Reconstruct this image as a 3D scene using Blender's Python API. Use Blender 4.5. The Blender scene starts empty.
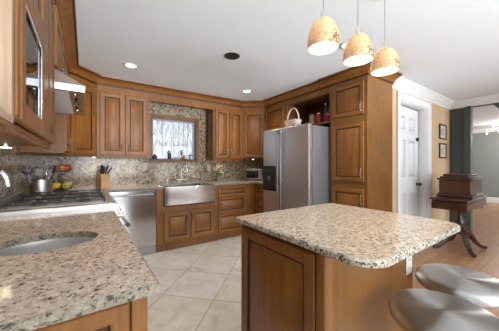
import bpy, bmesh, math, random
from mathutils import Vector, Matrix
random.seed(7)
S = bpy.context.scene
COL = S.collection
PI = math.pi

# ------------------------------------------------------------------ camera, sky, exposure, large lights
CEIL = 2.38
YAW = math.radians(34.65)
cd = bpy.data.cameras.new('camera'); cam = bpy.data.objects.new('camera', cd); COL.objects.link(cam)
cam.location = (0, 0, 1.23); cam.rotation_euler = (PI/2, 0, -YAW)
cd.sensor_width = 36; cd.lens = 36*238/499; cd.shift_y = -1.5/499; cd.clip_start = .02; cd.clip_end = 200
S.camera = cam
w = bpy.data.worlds.new('sky'); S.world = w; w.use_nodes = True
bgn = w.node_tree.nodes['Background']
bgn.inputs['Color'].default_value = (.80, .86, .95, 1); bgn.inputs['Strength'].default_value = 1.3
S.view_settings.view_transform = 'Standard'; S.view_settings.look = 'None'
S.view_settings.exposure = 0.32; S.view_settings.gamma = 1.0; S.view_settings.use_curve_mapping = False

def area(name, loc, rot, sx, sy, power, col, spread=PI):
    l = bpy.data.lights.new(name, 'AREA'); l.shape = 'RECTANGLE'; l.size = sx; l.size_y = sy
    l.energy = power; l.color = col; l.spread = spread
    o = bpy.data.objects.new(name, l); o.location = loc; o.rotation_euler = rot; COL.objects.link(o); return o
# daylight through the glazed openings of the south wall (behind the photographer) and of the hall and parlor;
# the two low lamps aimed upwards are added to brighten the ceiling
area('daylight_south', (1.0, -5.30, 1.35), (math.radians(105), 0, 0), 2.6, 1.8, 66, (.94, .97, 1.0), math.radians(130))
area('daylight_hall', (4.2, -5.30, 1.35), (math.radians(95), 0, 0), 2.0, 1.8, 36, (.95, .97, 1.0))
area('ceiling_uplight_south', (1.0, -5.25, .40), (math.radians(126), 0, 0), 2.6, .7, 145, (.86, .94, 1.0), math.radians(66))
area('ceiling_uplight_hall', (4.2, -5.25, .40), (math.radians(126), 0, math.radians(12)), 2.0, .7, 65, (.86, .94, 1.0), math.radians(66))
area('daylight_parlor', (8.3, -2.3, 1.35), (PI/2, 0, 0), 3.0, 1.8, 95, (.95, .97, 1.0))

# ------------------------------------------------------------------ materials
MATS = {}
def nodes_of(name):
    m = bpy.data.materials.new(name); m.use_nodes = True; MATS[name] = m
    nt = m.node_tree; return m, nt, nt.nodes['Principled BSDF']
def plain(name, col, rough=.5, metal=0., coat=0., emit=None, estr=1., bump=None, alpha=None, trans=0.):
    m, nt, b = nodes_of(name)
    b.inputs['Base Color'].default_value = (*col, 1); b.inputs['Roughness'].default_value = rough
    b.inputs['Metallic'].default_value = metal; b.inputs['Coat Weight'].default_value = coat
    b.inputs['Transmission Weight'].default_value = trans
    if emit: b.inputs['Emission Color'].default_value = (*emit, 1); b.inputs['Emission Strength'].default_value = estr
    if bump:
        n = nt.nodes.new('ShaderNodeTexNoise'); n.inputs['Scale'].default_value = bump[0]
        bp = nt.nodes.new('ShaderNodeBump'); bp.inputs['Strength'].default_value = bump[1]
        nt.links.new(n.outputs['Fac'], bp.inputs['Height']); nt.links.new(bp.outputs['Normal'], b.inputs['Normal'])
    return m
def N(nt, t, **kw):
    n = nt.nodes.new(t)
    for k, v in kw.items():
        if k.startswith('i_'): n.inputs[k[2:].replace('_', ' ')].default_value = v
        else: setattr(n, k, v)
    return n
def ramp(nt, src, stops, interp='LINEAR'):
    r = nt.nodes.new('ShaderNodeValToRGB'); r.color_ramp.interpolation = interp
    el = r.color_ramp.elements
    while len(el) > 1: el.remove(el[-1])
    el[0].position = stops[0][0]; el[0].color = (*stops[0][1], 1)
    for p, c in stops[1:]:
        e = el.new(p); e.color = (*c, 1)
    nt.links.new(src, r.inputs['Fac']); return r
def mixc(nt, fac, a, b, mode='MIX'):
    m = nt.nodes.new('ShaderNodeMix'); m.data_type = 'RGBA'; m.blend_type = mode
    for key, v in ((0, fac), (6, a), (7, b)):
        if hasattr(v, 'is_linked') or hasattr(v, 'links'): nt.links.new(v, m.inputs[key])
        else: m.inputs[key].default_value = v if key == 0 else (*v, 1)
    return m.outputs[2]
def math_(nt, op, a, b=None, c=None):
    n = nt.nodes.new('ShaderNodeMath'); n.operation = op
    for i, v in enumerate((a, b, c)):
        if v is None: continue
        if hasattr(v, 'links'): nt.links.new(v, n.inputs[i])
        else: n.inputs[i].default_value = v
    return n.outputs[0]

def wood(name, dark, mid, light, scale=(14, 14, 1.3), rough=.34, coat=.25, blotch=3.0):
    m, nt, b = nodes_of(name)
    tc = N(nt, 'ShaderNodeTexCoord'); mp = N(nt, 'ShaderNodeMapping'); mp.inputs['Scale'].default_value = scale
    nt.links.new(tc.outputs['Object'], mp.inputs['Vector'])
    n1 = N(nt, 'ShaderNodeTexNoise', i_Scale=2.2, i_Detail=6., i_Roughness=.62, i_Distortion=.5); nt.links.new(mp.outputs[0], n1.inputs['Vector'])
    n2 = N(nt, 'ShaderNodeTexNoise', i_Scale=blotch, i_Detail=2.); nt.links.new(tc.outputs['Object'], n2.inputs['Vector'])
    r = ramp(nt, n1.outputs['Fac'], [(.22, dark), (.5, mid), (.80, light)])
    r2 = ramp(nt, n2.outputs['Fac'], [(.3, (.78, .76, .74)), (.7, (1.12, 1.1, 1.08))])
    c = mixc(nt, 1.0, r.outputs['Color'], r2.outputs['Color'], 'MULTIPLY')
    nt.links.new(c, b.inputs['Base Color'])
    b.inputs['Roughness'].default_value = rough; b.inputs['Coat Weight'].default_value = coat; b.inputs['Coat Roughness'].default_value = .25
    return m
WOOD = wood('stained_maple', (.175, .064, .012), (.262, .102, .020), (.335, .145, .034), rough=.42, coat=.06)
GLAZE = plain('glaze_in_grooves', (.040, .014, .006), .5)
WOODIN = wood('pale_interior_maple', (.42, .29, .19), (.52, .37, .25), (.60, .44, .31), rough=.5, coat=0)
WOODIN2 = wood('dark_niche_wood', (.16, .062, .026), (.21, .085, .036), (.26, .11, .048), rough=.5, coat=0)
WOODR = wood('stained_maple_side', (.175, .072, .014), (.215, .094, .021), (.265, .122, .032), scale=(22, 22, .8), rough=.36, coat=.1)
MAHOG = wood('dark_mahogany', (.022, .008, .006), (.05, .017, .011), (.105, .040, .022), scale=(3, 10, 14), rough=.28, coat=.4)
BLOCK = wood('light_block_wood', (.52, .30, .14), (.62, .38, .19), (.70, .45, .25), rough=.45)
TABLEBOX = wood('walnut_box_wood', (.045, .016, .009), (.09, .034, .016), (.15, .06, .028), scale=(3, 10, 14), rough=.3, coat=.35)

def granite(name, base, tan, rust, dark, dk=.60, rough=.12, sc=1.):
    m, nt, b = nodes_of(name)
    tc = N(nt, 'ShaderNodeTexCoord'); V = tc.outputs['Object']
    def noise(s, d=3., r=.6, dist=0.):
        n = N(nt, 'ShaderNodeTexNoise', i_Scale=s, i_Detail=d, i_Roughness=r, i_Distortion=dist); nt.links.new(V, n.inputs['Vector']); return n.outputs['Fac']
    c = ramp(nt, noise(26*sc, 4), [(.34, tan), (.5, base), (.68, tuple(min(1, x*1.22) for x in base))]).outputs['Color']
    c = mixc(nt, ramp(nt, noise(48*sc, 3, .55, .4), [(.56, (0, 0, 0)), (.64, (.75, .75, .75))]).outputs['Color'], c, rust)
    v = N(nt, 'ShaderNodeTexVoronoi', i_Scale=110.*sc, i_Randomness=1.); nt.links.new(V, v.inputs['Vector'])
    grain = N(nt, 'ShaderNodeRGBToBW'); nt.links.new(v.outputs['Color'], grain.inputs[0])
    c = mixc(nt, .35, c, ramp(nt, grain.outputs[0], [(.2, (.45, .42, .40)), (.6, (1, 1, 1)), (.8, (1.25, 1.22, 1.2))]).outputs['Color'], 'MULTIPLY')
    mp = N(nt, 'ShaderNodeMapping'); mp.inputs['Location'].default_value = (3.1, 7.7, 1.3); nt.links.new(V, mp.inputs['Vector'])
    nd = N(nt, 'ShaderNodeTexNoise', i_Scale=62.*sc, i_Detail=3.5, i_Roughness=.6, i_Distortion=.6); nt.links.new(mp.outputs[0], nd.inputs['Vector'])
    c = mixc(nt, ramp(nt, nd.outputs['Fac'], [(dk, (0, 0, 0)), (dk+.045, (.92, .92, .92))]).outputs['Color'], c, dark)
    nt.links.new(c, b.inputs['Base Color']); b.inputs['Roughness'].default_value = rough; b.inputs['Specular IOR Level'].default_value = .55
    return m
GRAN = granite('granite_left', (.74, .625, .51), (.60, .475, .37), (.36, .25, .185), (.06, .047, .044), .59, sc=1.35)
GRAN_I = granite('granite_island', (.74, .61, .455), (.61, .465, .315), (.40, .26, .155), (.065, .050, .044), .58, sc=1.3)
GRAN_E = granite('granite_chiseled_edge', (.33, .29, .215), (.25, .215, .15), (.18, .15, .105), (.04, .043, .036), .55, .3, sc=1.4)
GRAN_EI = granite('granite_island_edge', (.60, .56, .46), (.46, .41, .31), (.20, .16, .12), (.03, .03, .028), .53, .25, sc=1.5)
def steel(name, col=(.62, .62, .62), rough=.26, stretch=(2, 2, 160), bump=.03):
    m, nt, b = nodes_of(name)
    tc = N(nt, 'ShaderNodeTexCoord'); mp = N(nt, 'ShaderNodeMapping'); mp.inputs['Scale'].default_value = stretch
    nt.links.new(tc.outputs['Object'], mp.inputs['Vector'])
    n = N(nt, 'ShaderNodeTexNoise', i_Scale=3., i_Detail=3.); nt.links.new(mp.outputs[0], n.inputs['Vector'])
    r = ramp(nt, n.outputs['Fac'], [(.3, (rough*.93,)*3), (.7, (rough*1.07,)*3)])
    nt.links.new(r.outputs['Color'], b.inputs['Roughness'])
    b.inputs['Base Color'].default_value = (*col, 1); b.inputs['Metallic'].default_value = 1
    return m
STEEL = steel('brushed_steel', (.56, .56, .555), .2)
SINKST = steel('sink_steel', (.46, .445, .43), .12, (160, 2, 2))
STEEL_V = steel('brushed_steel_appliance', (.66, .675, .695), .37, (90, 90, 2))
STEEL_DW = steel('bright_dishwasher_steel', (.66, .665, .67), .15, (90, 90, 2))
STEEL_SIDE = plain('grey_fridge_side', (.22, .225, .235), .38, .35)
CHROME = plain('polished_chrome', (.80, .81, .82), .08, 1)
NICKEL = plain('brushed_nickel', (.74, .71, .66), .22, 1)
PEWTER = plain('pewter_pull', (.36, .31, .25), .35, 1)
def spun(name):
    m, nt, b = nodes_of(name)
    b.inputs['Metallic'].default_value = 1; b.inputs['Base Color'].default_value = (.52, .515, .505, 1)
    b.inputs['Roughness'].default_value = .30; b.inputs['Anisotropic'].default_value = .95; b.inputs['Anisotropic Rotation'].default_value = .25
    tn = N(nt, 'ShaderNodeTangent', direction_type='RADIAL', axis='Z'); nt.links.new(tn.outputs[0], b.inputs['Tangent'])
    return m
SPUN = spun('spun_steel_seat')
HANDLE_ST = plain('satin_fridge_handle', (.36, .36, .37), .38, 1)
BLACK = plain('black_iron', (.018, .018, .019), .42)
BLACKP = plain('black_plastic', (.012, .012, .013), .3)
BLACKG = plain('black_glass', (.008, .008, .010), .06)
CEILM = plain('ceiling_paint', (.81, .845, .885), .85)
WHITE = plain('white_trim_paint', (.80, .80, .80), .4)
DOORW = plain('white_door_paint', (.80, .81, .83), .35)
TAN = plain('tan_wall_paint', (.58, .40, .235), .75)
GREEN = plain('dark_green_wall_paint', (.060, .072, .068), .45)
SAGE = plain('sage_parlor_paint', (.25, .27, .26), .8)
WARMW = plain('plain_wall_paint', (.62, .58, .52), .8)
PLATE = plain('white_outlet_plastic', (.75, .74, .70), .35)
ALMOND = plain('almond_outlet_plastic', (.60, .52, .42), .4)
SNOW = plain('snow', (.80, .84, .90), .9)
BARK = plain('bare_bark', (.50, .46, .45), .95)
LAMPW = plain('lamp_diffuser', (.9, .9, .88), .5, emit=(1, .97, .92), estr=6.)
PUCK = plain('puck_light_lens', (.9, .85, .7), .5, emit=(1, .82, .55), estr=8.)

def lining():
    m, nt, b = nodes_of('pendant_white_lining'); b.inputs['Base Color'].default_value = (.92, .90, .86, 1)
    tl = N(nt, 'ShaderNodeBsdfTranslucent'); tl.inputs['Color'].default_value = (.95, .92, .86, 1); mx = N(nt, 'ShaderNodeMixShader'); mx.inputs[0].default_value = .4
    nt.links.new(b.outputs[0], mx.inputs[1]); nt.links.new(tl.outputs[0], mx.inputs[2]); nt.links.new(mx.outputs[0], nt.nodes['Material Output'].inputs['Surface']); return m
SHADEIN = lining()
def mk_glass():
    m = bpy.data.materials.new('clear_glass'); m.use_nodes = True; nt = m.node_tree
    nt.nodes.remove(nt.nodes['Principled BSDF']); out = nt.nodes['Material Output']
    tr = N(nt, 'ShaderNodeBsdfTransparent'); tr.inputs[0].default_value = (.93, .95, .95, 1)
    gl = N(nt, 'ShaderNodeBsdfGlossy'); gl.inputs['Roughness'].default_value = .02
    fr = N(nt, 'ShaderNodeFresnel', i_IOR=1.5); mx = N(nt, 'ShaderNodeMixShader')
    nt.links.new(fr.outputs[0], mx.inputs[0]); nt.links.new(tr.outputs[0], mx.inputs[1]); nt.links.new(gl.outputs[0], mx.inputs[2])
    nt.links.new(mx.outputs[0], out.inputs['Surface']); return m
GLASS = mk_glass()
GLASS_SOLID = plain('thick_clear_glass', (.95, .97, .97), .03, trans=1.)

def mosaic():
    m, nt, b = nodes_of('glass_mosaic_tile')
    tc = N(nt, 'ShaderNodeTexCoord'); sp = N(nt, 'ShaderNodeSeparateXYZ'); nt.links.new(tc.outputs['Object'], sp.inputs[0])
    s = math_(nt, 'ADD', sp.outputs[0], sp.outputs[1]); T = .0245
    zc = math_(nt, 'DIVIDE', sp.outputs[2], T); row = math_(nt, 'FLOOR', zc)
    sc = math_(nt, 'DIVIDE', s, T); ci = math_(nt, 'FLOOR', sc)
    cb = N(nt, 'ShaderNodeCombineXYZ'); nt.links.new(ci, cb.inputs[0]); nt.links.new(row, cb.inputs[1])
    wn = N(nt, 'ShaderNodeTexWhiteNoise', noise_dimensions='2D'); nt.links.new(cb.outputs[0], wn.inputs['Vector'])
    pal = ramp(nt, wn.outputs['Value'], [(0, (.50, .40, .29)), (.13, (.36, .28, .20)), (.27, (.62, .52, .40)), (.38, (.24, .17, .115)), (.47, (.48, .44, .36)),
              (.59, (.38, .22, .12)), (.67, (.70, .62, .50)), (.76, (.115, .095, .08)), (.84, (.40, .38, .34)), (.92, (.55, .38, .22)), (.97, (.05, .05, .055))], 'CONSTANT')
    fx = math_(nt, 'ABSOLUTE', math_(nt, 'SUBTRACT', math_(nt, 'FRACT', sc), .5)); fz = math_(nt, 'ABSOLUTE', math_(nt, 'SUBTRACT', math_(nt, 'FRACT', zc), .5))
    g = math_(nt, 'GREATER_THAN', math_(nt, 'MAXIMUM', fx, fz), .445)
    c = mixc(nt, g, pal.outputs['Color'], (.40, .34, .27)); c = mixc(nt, 1., c, (.76, .74, .70), 'MULTIPLY'); nt.links.new(c, b.inputs['Base Color'])
    nt.links.new(math_(nt, 'MULTIPLY_ADD', g, .5, .14), b.inputs['Roughness'])
    return m
MOSAIC = mosaic()

def floor_tile():
    m, nt, b = nodes_of('travertine_floor_tile')
    tc = N(nt, 'ShaderNodeTexCoord'); V = tc.outputs['Object']
    sp = N(nt, 'ShaderNodeSeparateXYZ'); nt.links.new(V, sp.inputs[0])
    T = .505; k = .70711/T
    u = math_(nt, 'ADD', math_(nt, 'MULTIPLY', math_(nt, 'SUBTRACT', sp.outputs[0], sp.outputs[1]), k), .706/T + 40)
    v = math_(nt, 'ADD', math_(nt, 'MULTIPLY', math_(nt, 'ADD', sp.outputs[0], sp.outputs[1]), k), -2.06/T + 40)
    cb = N(nt, 'ShaderNodeCombineXYZ'); nt.links.new(math_(nt, 'FLOOR', u), cb.inputs[0]); nt.links.new(math_(nt, 'FLOOR', v), cb.inputs[1])
    wn = N(nt, 'ShaderNodeTexWhiteNoise', noise_dimensions='2D'); nt.links.new(cb.outputs[0], wn.inputs['Vector'])
    n1 = N(nt, 'ShaderNodeTexNoise', i_Scale=5., i_Detail=7., i_Roughness=.65, i_Distortion=.6); nt.links.new(V, n1.inputs['Vector'])
    n2 = N(nt, 'ShaderNodeTexNoise', i_Scale=42., i_Detail=3.); nt.links.new(V, n2.inputs['Vector'])
    c = ramp(nt, n1.outputs['Fac'], [(.32, (.62, .555, .475)), (.5, (.74, .695, .63)), (.68, (.80, .78, .74))]).outputs['Color']
    c = mixc(nt, .5, c, ramp(nt, wn.outputs['Value'], [(0, (.97, .86, .70)), (.35, (.95, .91, .86)), (1, (1.05, 1.06, 1.07))]).outputs['Color'], 'MULTIPLY')
    c = mixc(nt, ramp(nt, n2.outputs['Fac'], [(.64, (0, 0, 0)), (.70, (.5, .5, .5))]).outputs['Color'], c, (.46, .40, .34))
    fu = math_(nt, 'ABSOLUTE', math_(nt, 'SUBTRACT', math_(nt, 'FRACT', u), .5)); fv = math_(nt, 'ABSOLUTE', math_(nt, 'SUBTRACT', math_(nt, 'FRACT', v), .5))
    g = math_(nt, 'GREATER_THAN', math_(nt, 'MAXIMUM', fu, fv), .4925)
    nt.links.new(mixc(nt, g, c, (.30, .25, .20)), b.inputs['Base Color']); nt.links.new(math_(nt, 'MULTIPLY_ADD', g, .4, .27), b.inputs['Roughness'])
    return m
TILE = floor_tile()
def plank():
    m, nt, b = nodes_of('oak_strip_floor')
    tc = N(nt, 'ShaderNodeTexCoord'); V = tc.outputs['Object']
    br = N(nt, 'ShaderNodeTexBrick', offset=.37, offset_frequency=2); nt.links.new(V, br.inputs['Vector'])
    br.inputs['Scale'].default_value = 1.; br.inputs['Brick Width'].default_value = 1.1; br.inputs['Row Height'].default_value = .075
    br.inputs['Mortar Size'].default_value = .0018; br.inputs['Bias'].default_value = 0
    br.inputs['Color1'].default_value = (.36, .175, .080, 1); br.inputs['Color2'].default_value = (.46, .245, .125, 1); br.inputs['Mortar'].default_value = (.16, .075, .035, 1)
    mp = N(nt, 'ShaderNodeMapping'); mp.inputs['Scale'].default_value = (2, 30, 1); nt.links.new(V, mp.inputs['Vector'])
    n = N(nt, 'ShaderNodeTexNoise', i_Scale=2., i_Detail=4.); nt.links.new(mp.outputs[0], n.inputs['Vector'])
    c = mixc(nt, 1., br.outputs['Color'], ramp(nt, n.outputs['Fac'], [(.3, (.8, .8, .8)), (.7, (1.15, 1.15, 1.15))]).outputs['Color'], 'MULTIPLY')
    nt.links.new(c, b.inputs['Base Color']); b.inputs['Roughness'].default_value = .28
    return m
PLANK = plank()
def shade_mat():
    m, nt, b = nodes_of('amber_mosaic_shade')
    tc = N(nt, 'ShaderNodeTexCoord'); V = tc.outputs['Object']
    v = N(nt, 'ShaderNodeTexVoronoi', i_Scale=105., i_Randomness=1.); nt.links.new(V, v.inputs['Vector'])
    n = N(nt, 'ShaderNodeTexNoise', i_Scale=9., i_Detail=2.); nt.links.new(V, n.inputs['Vector'])
    bw = N(nt, 'ShaderNodeRGBToBW'); nt.links.new(v.outputs['Color'], bw.inputs[0])
    base = ramp(nt, bw.outputs[0], [(.2, (.60, .39, .21)), (.45, (.68, .47, .28)), (.7, (.74, .56, .37)), (.88, (.46, .27, .13))]).outputs['Color']
    sp = N(nt, 'ShaderNodeSeparateXYZ'); nt.links.new(V, sp.inputs[0])
    side = math_(nt, 'ADD', math_(nt, 'MULTIPLY', math_(nt, 'SUBTRACT', sp.outputs[0], math_(nt, 'MULTIPLY', sp.outputs[1], .55)), 4.5), math_(nt, 'SUBTRACT', n.outputs['Fac'], .42))
    spot = math_(nt, 'MULTIPLY', math_(nt, 'GREATER_THAN', bw.outputs[0], .55), math_(nt, 'GREATER_THAN', side, .12))
    c = mixc(nt, math_(nt, 'MULTIPLY', spot, .85), base, (.12, .075, .035))
    nt.links.new(c, b.inputs['Base Color']); b.inputs['Roughness'].default_value = .3
    tl = N(nt, 'ShaderNodeBsdfTranslucent'); nt.links.new(c, tl.inputs['Color']); mx = N(nt, 'ShaderNodeMixShader'); mx.inputs[0].default_value = .30
    out = nt.nodes['Material Output']; nt.links.new(b.outputs[0], mx.inputs[1]); nt.links.new(tl.outputs[0], mx.inputs[2]); nt.links.new(mx.outputs[0], out.inputs['Surface'])
    return m
SHADE = shade_mat()
def print_mat(name, a, bcol):
    m, nt, b = nodes_of(name); tc = N(nt, 'ShaderNodeTexCoord')
    n = N(nt, 'ShaderNodeTexNoise', i_Scale=22., i_Detail=3.); nt.links.new(tc.outputs['Object'], n.inputs['Vector'])
    nt.links.new(ramp(nt, n.outputs['Fac'], [(.42, a), (.6, bcol)]).outputs['Color'], b.inputs['Base Color']); b.inputs['Roughness'].default_value = .3; return m

# ------------------------------------------------------------------ mesh helpers
class MB:
    def __init__(s): s.v = []; s.f = []; s.m = []; s.M = Matrix.Identity(4); s.mi = 0
    def add(s, vs, fs):
        o = len(s.v); s.v += [tuple(s.M @ Vector(p)) for p in vs]
        s.f += [tuple(i+o for i in f) for f in fs]; s.m += [s.mi]*len(fs); return s
    def box(s, x0, x1, y0, y1, z0, z1):
        return s.add([(x0,y0,z0),(x1,y0,z0),(x1,y1,z0),(x0,y1,z0),(x0,y0,z1),(x1,y0,z1),(x1,y1,z1),(x0,y1,z1)],
                     [(0,3,2,1),(4,5,6,7),(0,1,5,4),(1,2,6,5),(2,3,7,6),(3,0,4,7)])
    def prism(s, poly, a, b, axis='z'):
        n = len(poly)
        def P(p, h): return {'z': (p[0], p[1], h), 'y': (p[0], h, p[1]), 'x': (h, p[0], p[1])}[axis]
        vs = [P(p, a) for p in poly] + [P(p, b) for p in poly]
        fs = [tuple(range(n-1, -1, -1)), tuple(range(n, 2*n))] + [(i, (i+1) % n, n+(i+1) % n, n+i) for i in range(n)]
        return s.add(vs, fs)
    def lathe(s, prof, c=(0, 0, 0), n=24, axis='z', cap=True, sx=1., sy=1.):
        vs = []; fs = []
        for r, h in prof:
            for k in range(n):
                a = 2*PI*k/n; p = (r*math.cos(a)*sx, r*math.sin(a)*sy, h)
                if axis == 'y': p = (p[0], p[2], p[1])
                if axis == 'x': p = (p[2], p[0], p[1])
                vs.append((p[0]+c[0], p[1]+c[1], p[2]+c[2]))
        for j in range(len(prof)-1):
            for k in range(n):
                fs.append((j*n+k, j*n+(k+1) % n, (j+1)*n+(k+1) % n, (j+1)*n+k))
        if cap: fs.append(tuple(range(n-1, -1, -1))); fs.append(tuple(range((len(prof)-1)*n, len(prof)*n)))
        return s.add(vs, fs)
    def tube(s, pts, r, n=10, cap=True, squash=1.):
        pts = [Vector(p) for p in pts]; R = r if isinstance(r, (list, tuple)) else [r]*len(pts)
        vs = []; fs = []; prev = None
        for i, p in enumerate(pts):
            t = (pts[min(i+1, len(pts)-1)] - pts[max(i-1, 0)]).normalized()
            if prev is None:
                ref = Vector((0, 0, 1)) if abs(t.z) < .9 else Vector((1, 0, 0)); u = (ref - t*ref.dot(t)).normalized()
            else: u = (prev - t*prev.dot(t)).normalized()
            prev = u; q = t.cross(u)
            for k in range(n):
                a = 2*PI*k/n; vs.append(tuple(p + u*R[i]*math.cos(a) + q*R[i]*squash*math.sin(a)))
        for j in range(len(pts)-1):
            for k in range(n): fs.append((j*n+k, j*n+(k+1) % n, (j+1)*n+(k+1) % n, (j+1)*n+k))
        if cap: fs.append(tuple(range(n-1, -1, -1))); fs.append(tuple(range((len(pts)-1)*n, len(pts)*n)))
        return s.add(vs, fs)
    def sphere(s, c, r, n=14, sz=1.):
        m = n//2 + 1
        return s.lathe([(max(1e-4, r*math.sin(PI*i/m)), -r*sz*math.cos(PI*i/m)) for i in range(m+1)], c, n)
    def rings(s, rl, close_first=True, close_last=True):
        n = len(rl[0]); vs = [p for r in rl for p in r]; fs = []
        for j in range(len(rl)-1):
            for k in range(n): fs.append((j*n+k, j*n+(k+1) % n, (j+1)*n+(k+1) % n, (j+1)*n+k))
        if close_first: fs.append(tuple(range(n-1, -1, -1)))
        if close_last: fs.append(tuple(range((len(rl)-1)*n, len(rl)*n)))
        return s.add(vs, fs)
    def build(s, name, mats, parent=None, bevel=0, seg=2, smooth=35, loc=None):
        me = bpy.data.meshes.new(name); bm = bmesh.new()
        bv = [bm.verts.new(p) for p in s.v]
        for f, mi in zip(s.f, s.m):
            try: q = bm.faces.new([bv[i] for i in f]); q.material_index = mi; q.smooth = True
            except ValueError: pass
        bmesh.ops.recalc_face_normals(bm, faces=bm.faces[:])
        bm.to_mesh(me); bm.free()
        me.set_sharp_from_angle(angle=math.radians(smooth))
        for m in (mats if isinstance(mats, (list, tuple)) else [mats]): me.materials.append(m)
        o = bpy.data.objects.new(name, me); COL.objects.link(o)
        if parent: o.parent = parent
        if loc: o.location = loc
        if bevel:
            md = o.modifiers.new('edge', 'BEVEL'); md.width = bevel; md.segments = seg; md.limit_method = 'ANGLE'; md.angle_limit = math.radians(40)
        return o
def tag(o, label, cat, group=None, kind=None):
    if label: o['label'] = label
    if cat: o['category'] = cat
    if group: o['group'] = group
    if kind: o['kind'] = kind
    return o
def thing(name, label, cat, loc=(0, 0, 0), rz=0, group=None):
    o = bpy.data.objects.new(name, None); o.empty_display_size = .1; COL.objects.link(o)
    o.location = loc; o.rotation_euler = (0, 0, rz); return tag(o, label, cat, group)
def struct(o): o['kind'] = 'structure'; return o
def copy_tree(o, parent=None):
    c = o.copy(); COL.objects.link(c)
    if parent: c.parent = parent
    for ch in [x for x in bpy.data.objects if x.parent == o]: copy_tree(ch, c)
    return c
FRONT_LEFT, FRONT_RIGHT = PI/2, -PI/2     # fronts facing +X and -X

def rect(x0, x1, z0, z1, y): return [(x0, y, z0), (x1, y, z0), (x1, y, z1), (x0, y, z1)]
def panel_front(mb, x0, x1, z0, z1, y=0., t=.02, f=.06, raised=True, bev=.035):
    """raised-panel front, back plane at y, face towards -y; groove faces take material slot 1"""
    fx = min(f, (x1-x0)*.28); fz = min(f, (z1-z0)*.28); k = min(1, fx/f, fz/f)
    def R(i, d): return rect(x0+i[0], x1-i[0], z0+i[1], z1-i[1], y-d)
    e = .004; q = bev*k
    mb.mi = 0; mb.rings([R((0, 0), 0), R((0, 0), t-e), R((e, e), t), R((fx-.012*k, fz-.012*k), t), R((fx-.004*k, fz-.004*k), t-.004)], True, False)
    mb.mi = 1; mb.rings([R((fx-.004*k, fz-.004*k), t-.004), R((fx, fz), t-.013), R((fx+.009*k, fz+.009*k), t-.013)], False, False)
    mb.mi = 0
    if raised: mb.rings([R((fx+.009*k, fz+.009*k), t-.013), R((fx+.006*k+q, fz+.006*k+q), t-.003), R((fx+.010*k+q, fz+.010*k+q), t-.001)], False, True)
    else: mb.rings([R((fx+.006*k, fz+.006*k), t-.013), R((fx+.02*k, fz+.02*k), t-.010)], False, True)
    return mb
def pull(mb, x, y, z, L=.10, vert=True):
    """arched pull standing off a front at y (towards -y)"""
    pts = []
    for i in range(9):
        a = PI*i/8; d = -L/2*math.cos(a); h = .026*math.sin(a)**.6 if 0 < i < 8 else 0
        pts.append((x, y-h, z+d) if vert else (x+d, y-h, z))
    rad = [.006, .0046, .0040, .0046, .0052, .0046, .0040, .0046, .006]
    mb.tube(pts, rad, 8)
    for d in (-L/2, L/2):
        c = (x, y-.002, z+d) if vert else (x+d, y-.002, z)
        mb.lathe([(.010, .002), (.010, -.002), (.006, -.005)], c, 10, 'y')
    return mb
def front(parent, name, x0, x1, z0, z1, handle=None, f=.06, t=.02, L=.10, raised=True):
    mb = panel_front(MB(), x0, x1, z0, z1, 0, t, f, raised); o = mb.build(name, [WOOD, GLAZE], parent)
    if handle:
        hx, hz, vert = handle; pull(MB(), hx, -t, hz, L, vert).build('handle', PEWTER, o)
    return o

# ------------------------------------------------------------------ setting: floors, ceiling, walls
XW, YB, XE = -.485, 4.05, 3.33            # west wall, north wall, east kitchen wall
YT, XG = 1.55, 5.66                       # tan wall plane, green wall plane
YS = -5.5
struct(MB().box(XW-.12, XE+.05, YS-.1, -1.2, -.06, 0).build('floor_dark_unseen', plain('matte_brown_floor', (.22, .175, .14), 1., bump=(400, .4))))  # unseen dark matte floor, added to cut glare on dishwasher and sink
struct(MB().box(XW-.12, 1.5, -1.2, YB+.12, -.06, 0).box(1.5, XE+.05, YT+.05, YB+.12, -.06, 0).build('floor', TILE))
struct(MB().box(1.5, XE+.05, -1.2, YT+.05, -.06, 0).box(XE+.05, 11.0, YS-.1, 3.2, -.06, 0).build('floor_wood', PLANK))
struct(MB().box(XW-.12, XE+.1, YS-.1, YB+.12, CEIL, CEIL+.06).box(XE+.1, 11.0, YS-.1, 3.2, CEIL, CEIL+.06).build('ceiling', CEILM))
WX0, WX1, WZ0, WZ1 = .875, 1.655, 1.275, 2.005   # window rough opening
o = MB().box(XW-.12, WX0, YB, YB+.12, 0, CEIL).box(WX1, XE+.1, YB, YB+.12, 0, CEIL).box(WX0, WX1, YB, YB+.12, 0, WZ0).box(WX0, WX1, YB, YB+.12, WZ1, CEIL)
struct(o.build('wall_north', MOSAIC))
struct(MB().box(XW-.12, XW, YS, YB, 0, CEIL).build('wall_west', MOSAIC))
struct(MB().box(XE, XE+.1, YT+.12, YB, 0, CEIL).build('wall_east', MOSAIC))
# south wall with two glazed openings
o = MB().box(XW-.12, -.3, YS-.1, YS, 0, CEIL).box(2.3, 3.2, YS-.1, YS, 0, CEIL).box(5.2, XG, YS-.1, YS, 0, CEIL)
o.box(-.3, 2.3, YS-.1, YS, 2.25, CEIL).box(3.2, 5.2, YS-.1, YS, 2.25, CEIL)
struct(o.build('wall_south', WARMW))
# tan wall with the door opening
DX0, DX1, DZ = 3.63, 4.585, 2.13
o = MB().box(XE, DX0, YT, YT+.12, 0, CEIL).box(DX1, XG, YT, YT+.12, 0, CEIL).box(DX0, DX1, YT, YT+.12, DZ, CEIL)
struct(o.build('wall_tan', TAN))
struct(MB().box(XE+.1, XG+.15, 3.1, 3.2, 0, CEIL).box(XG, XG+.15, YT+.12, 3.1, 0, CEIL).build('wall_closet', WARMW))
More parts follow.
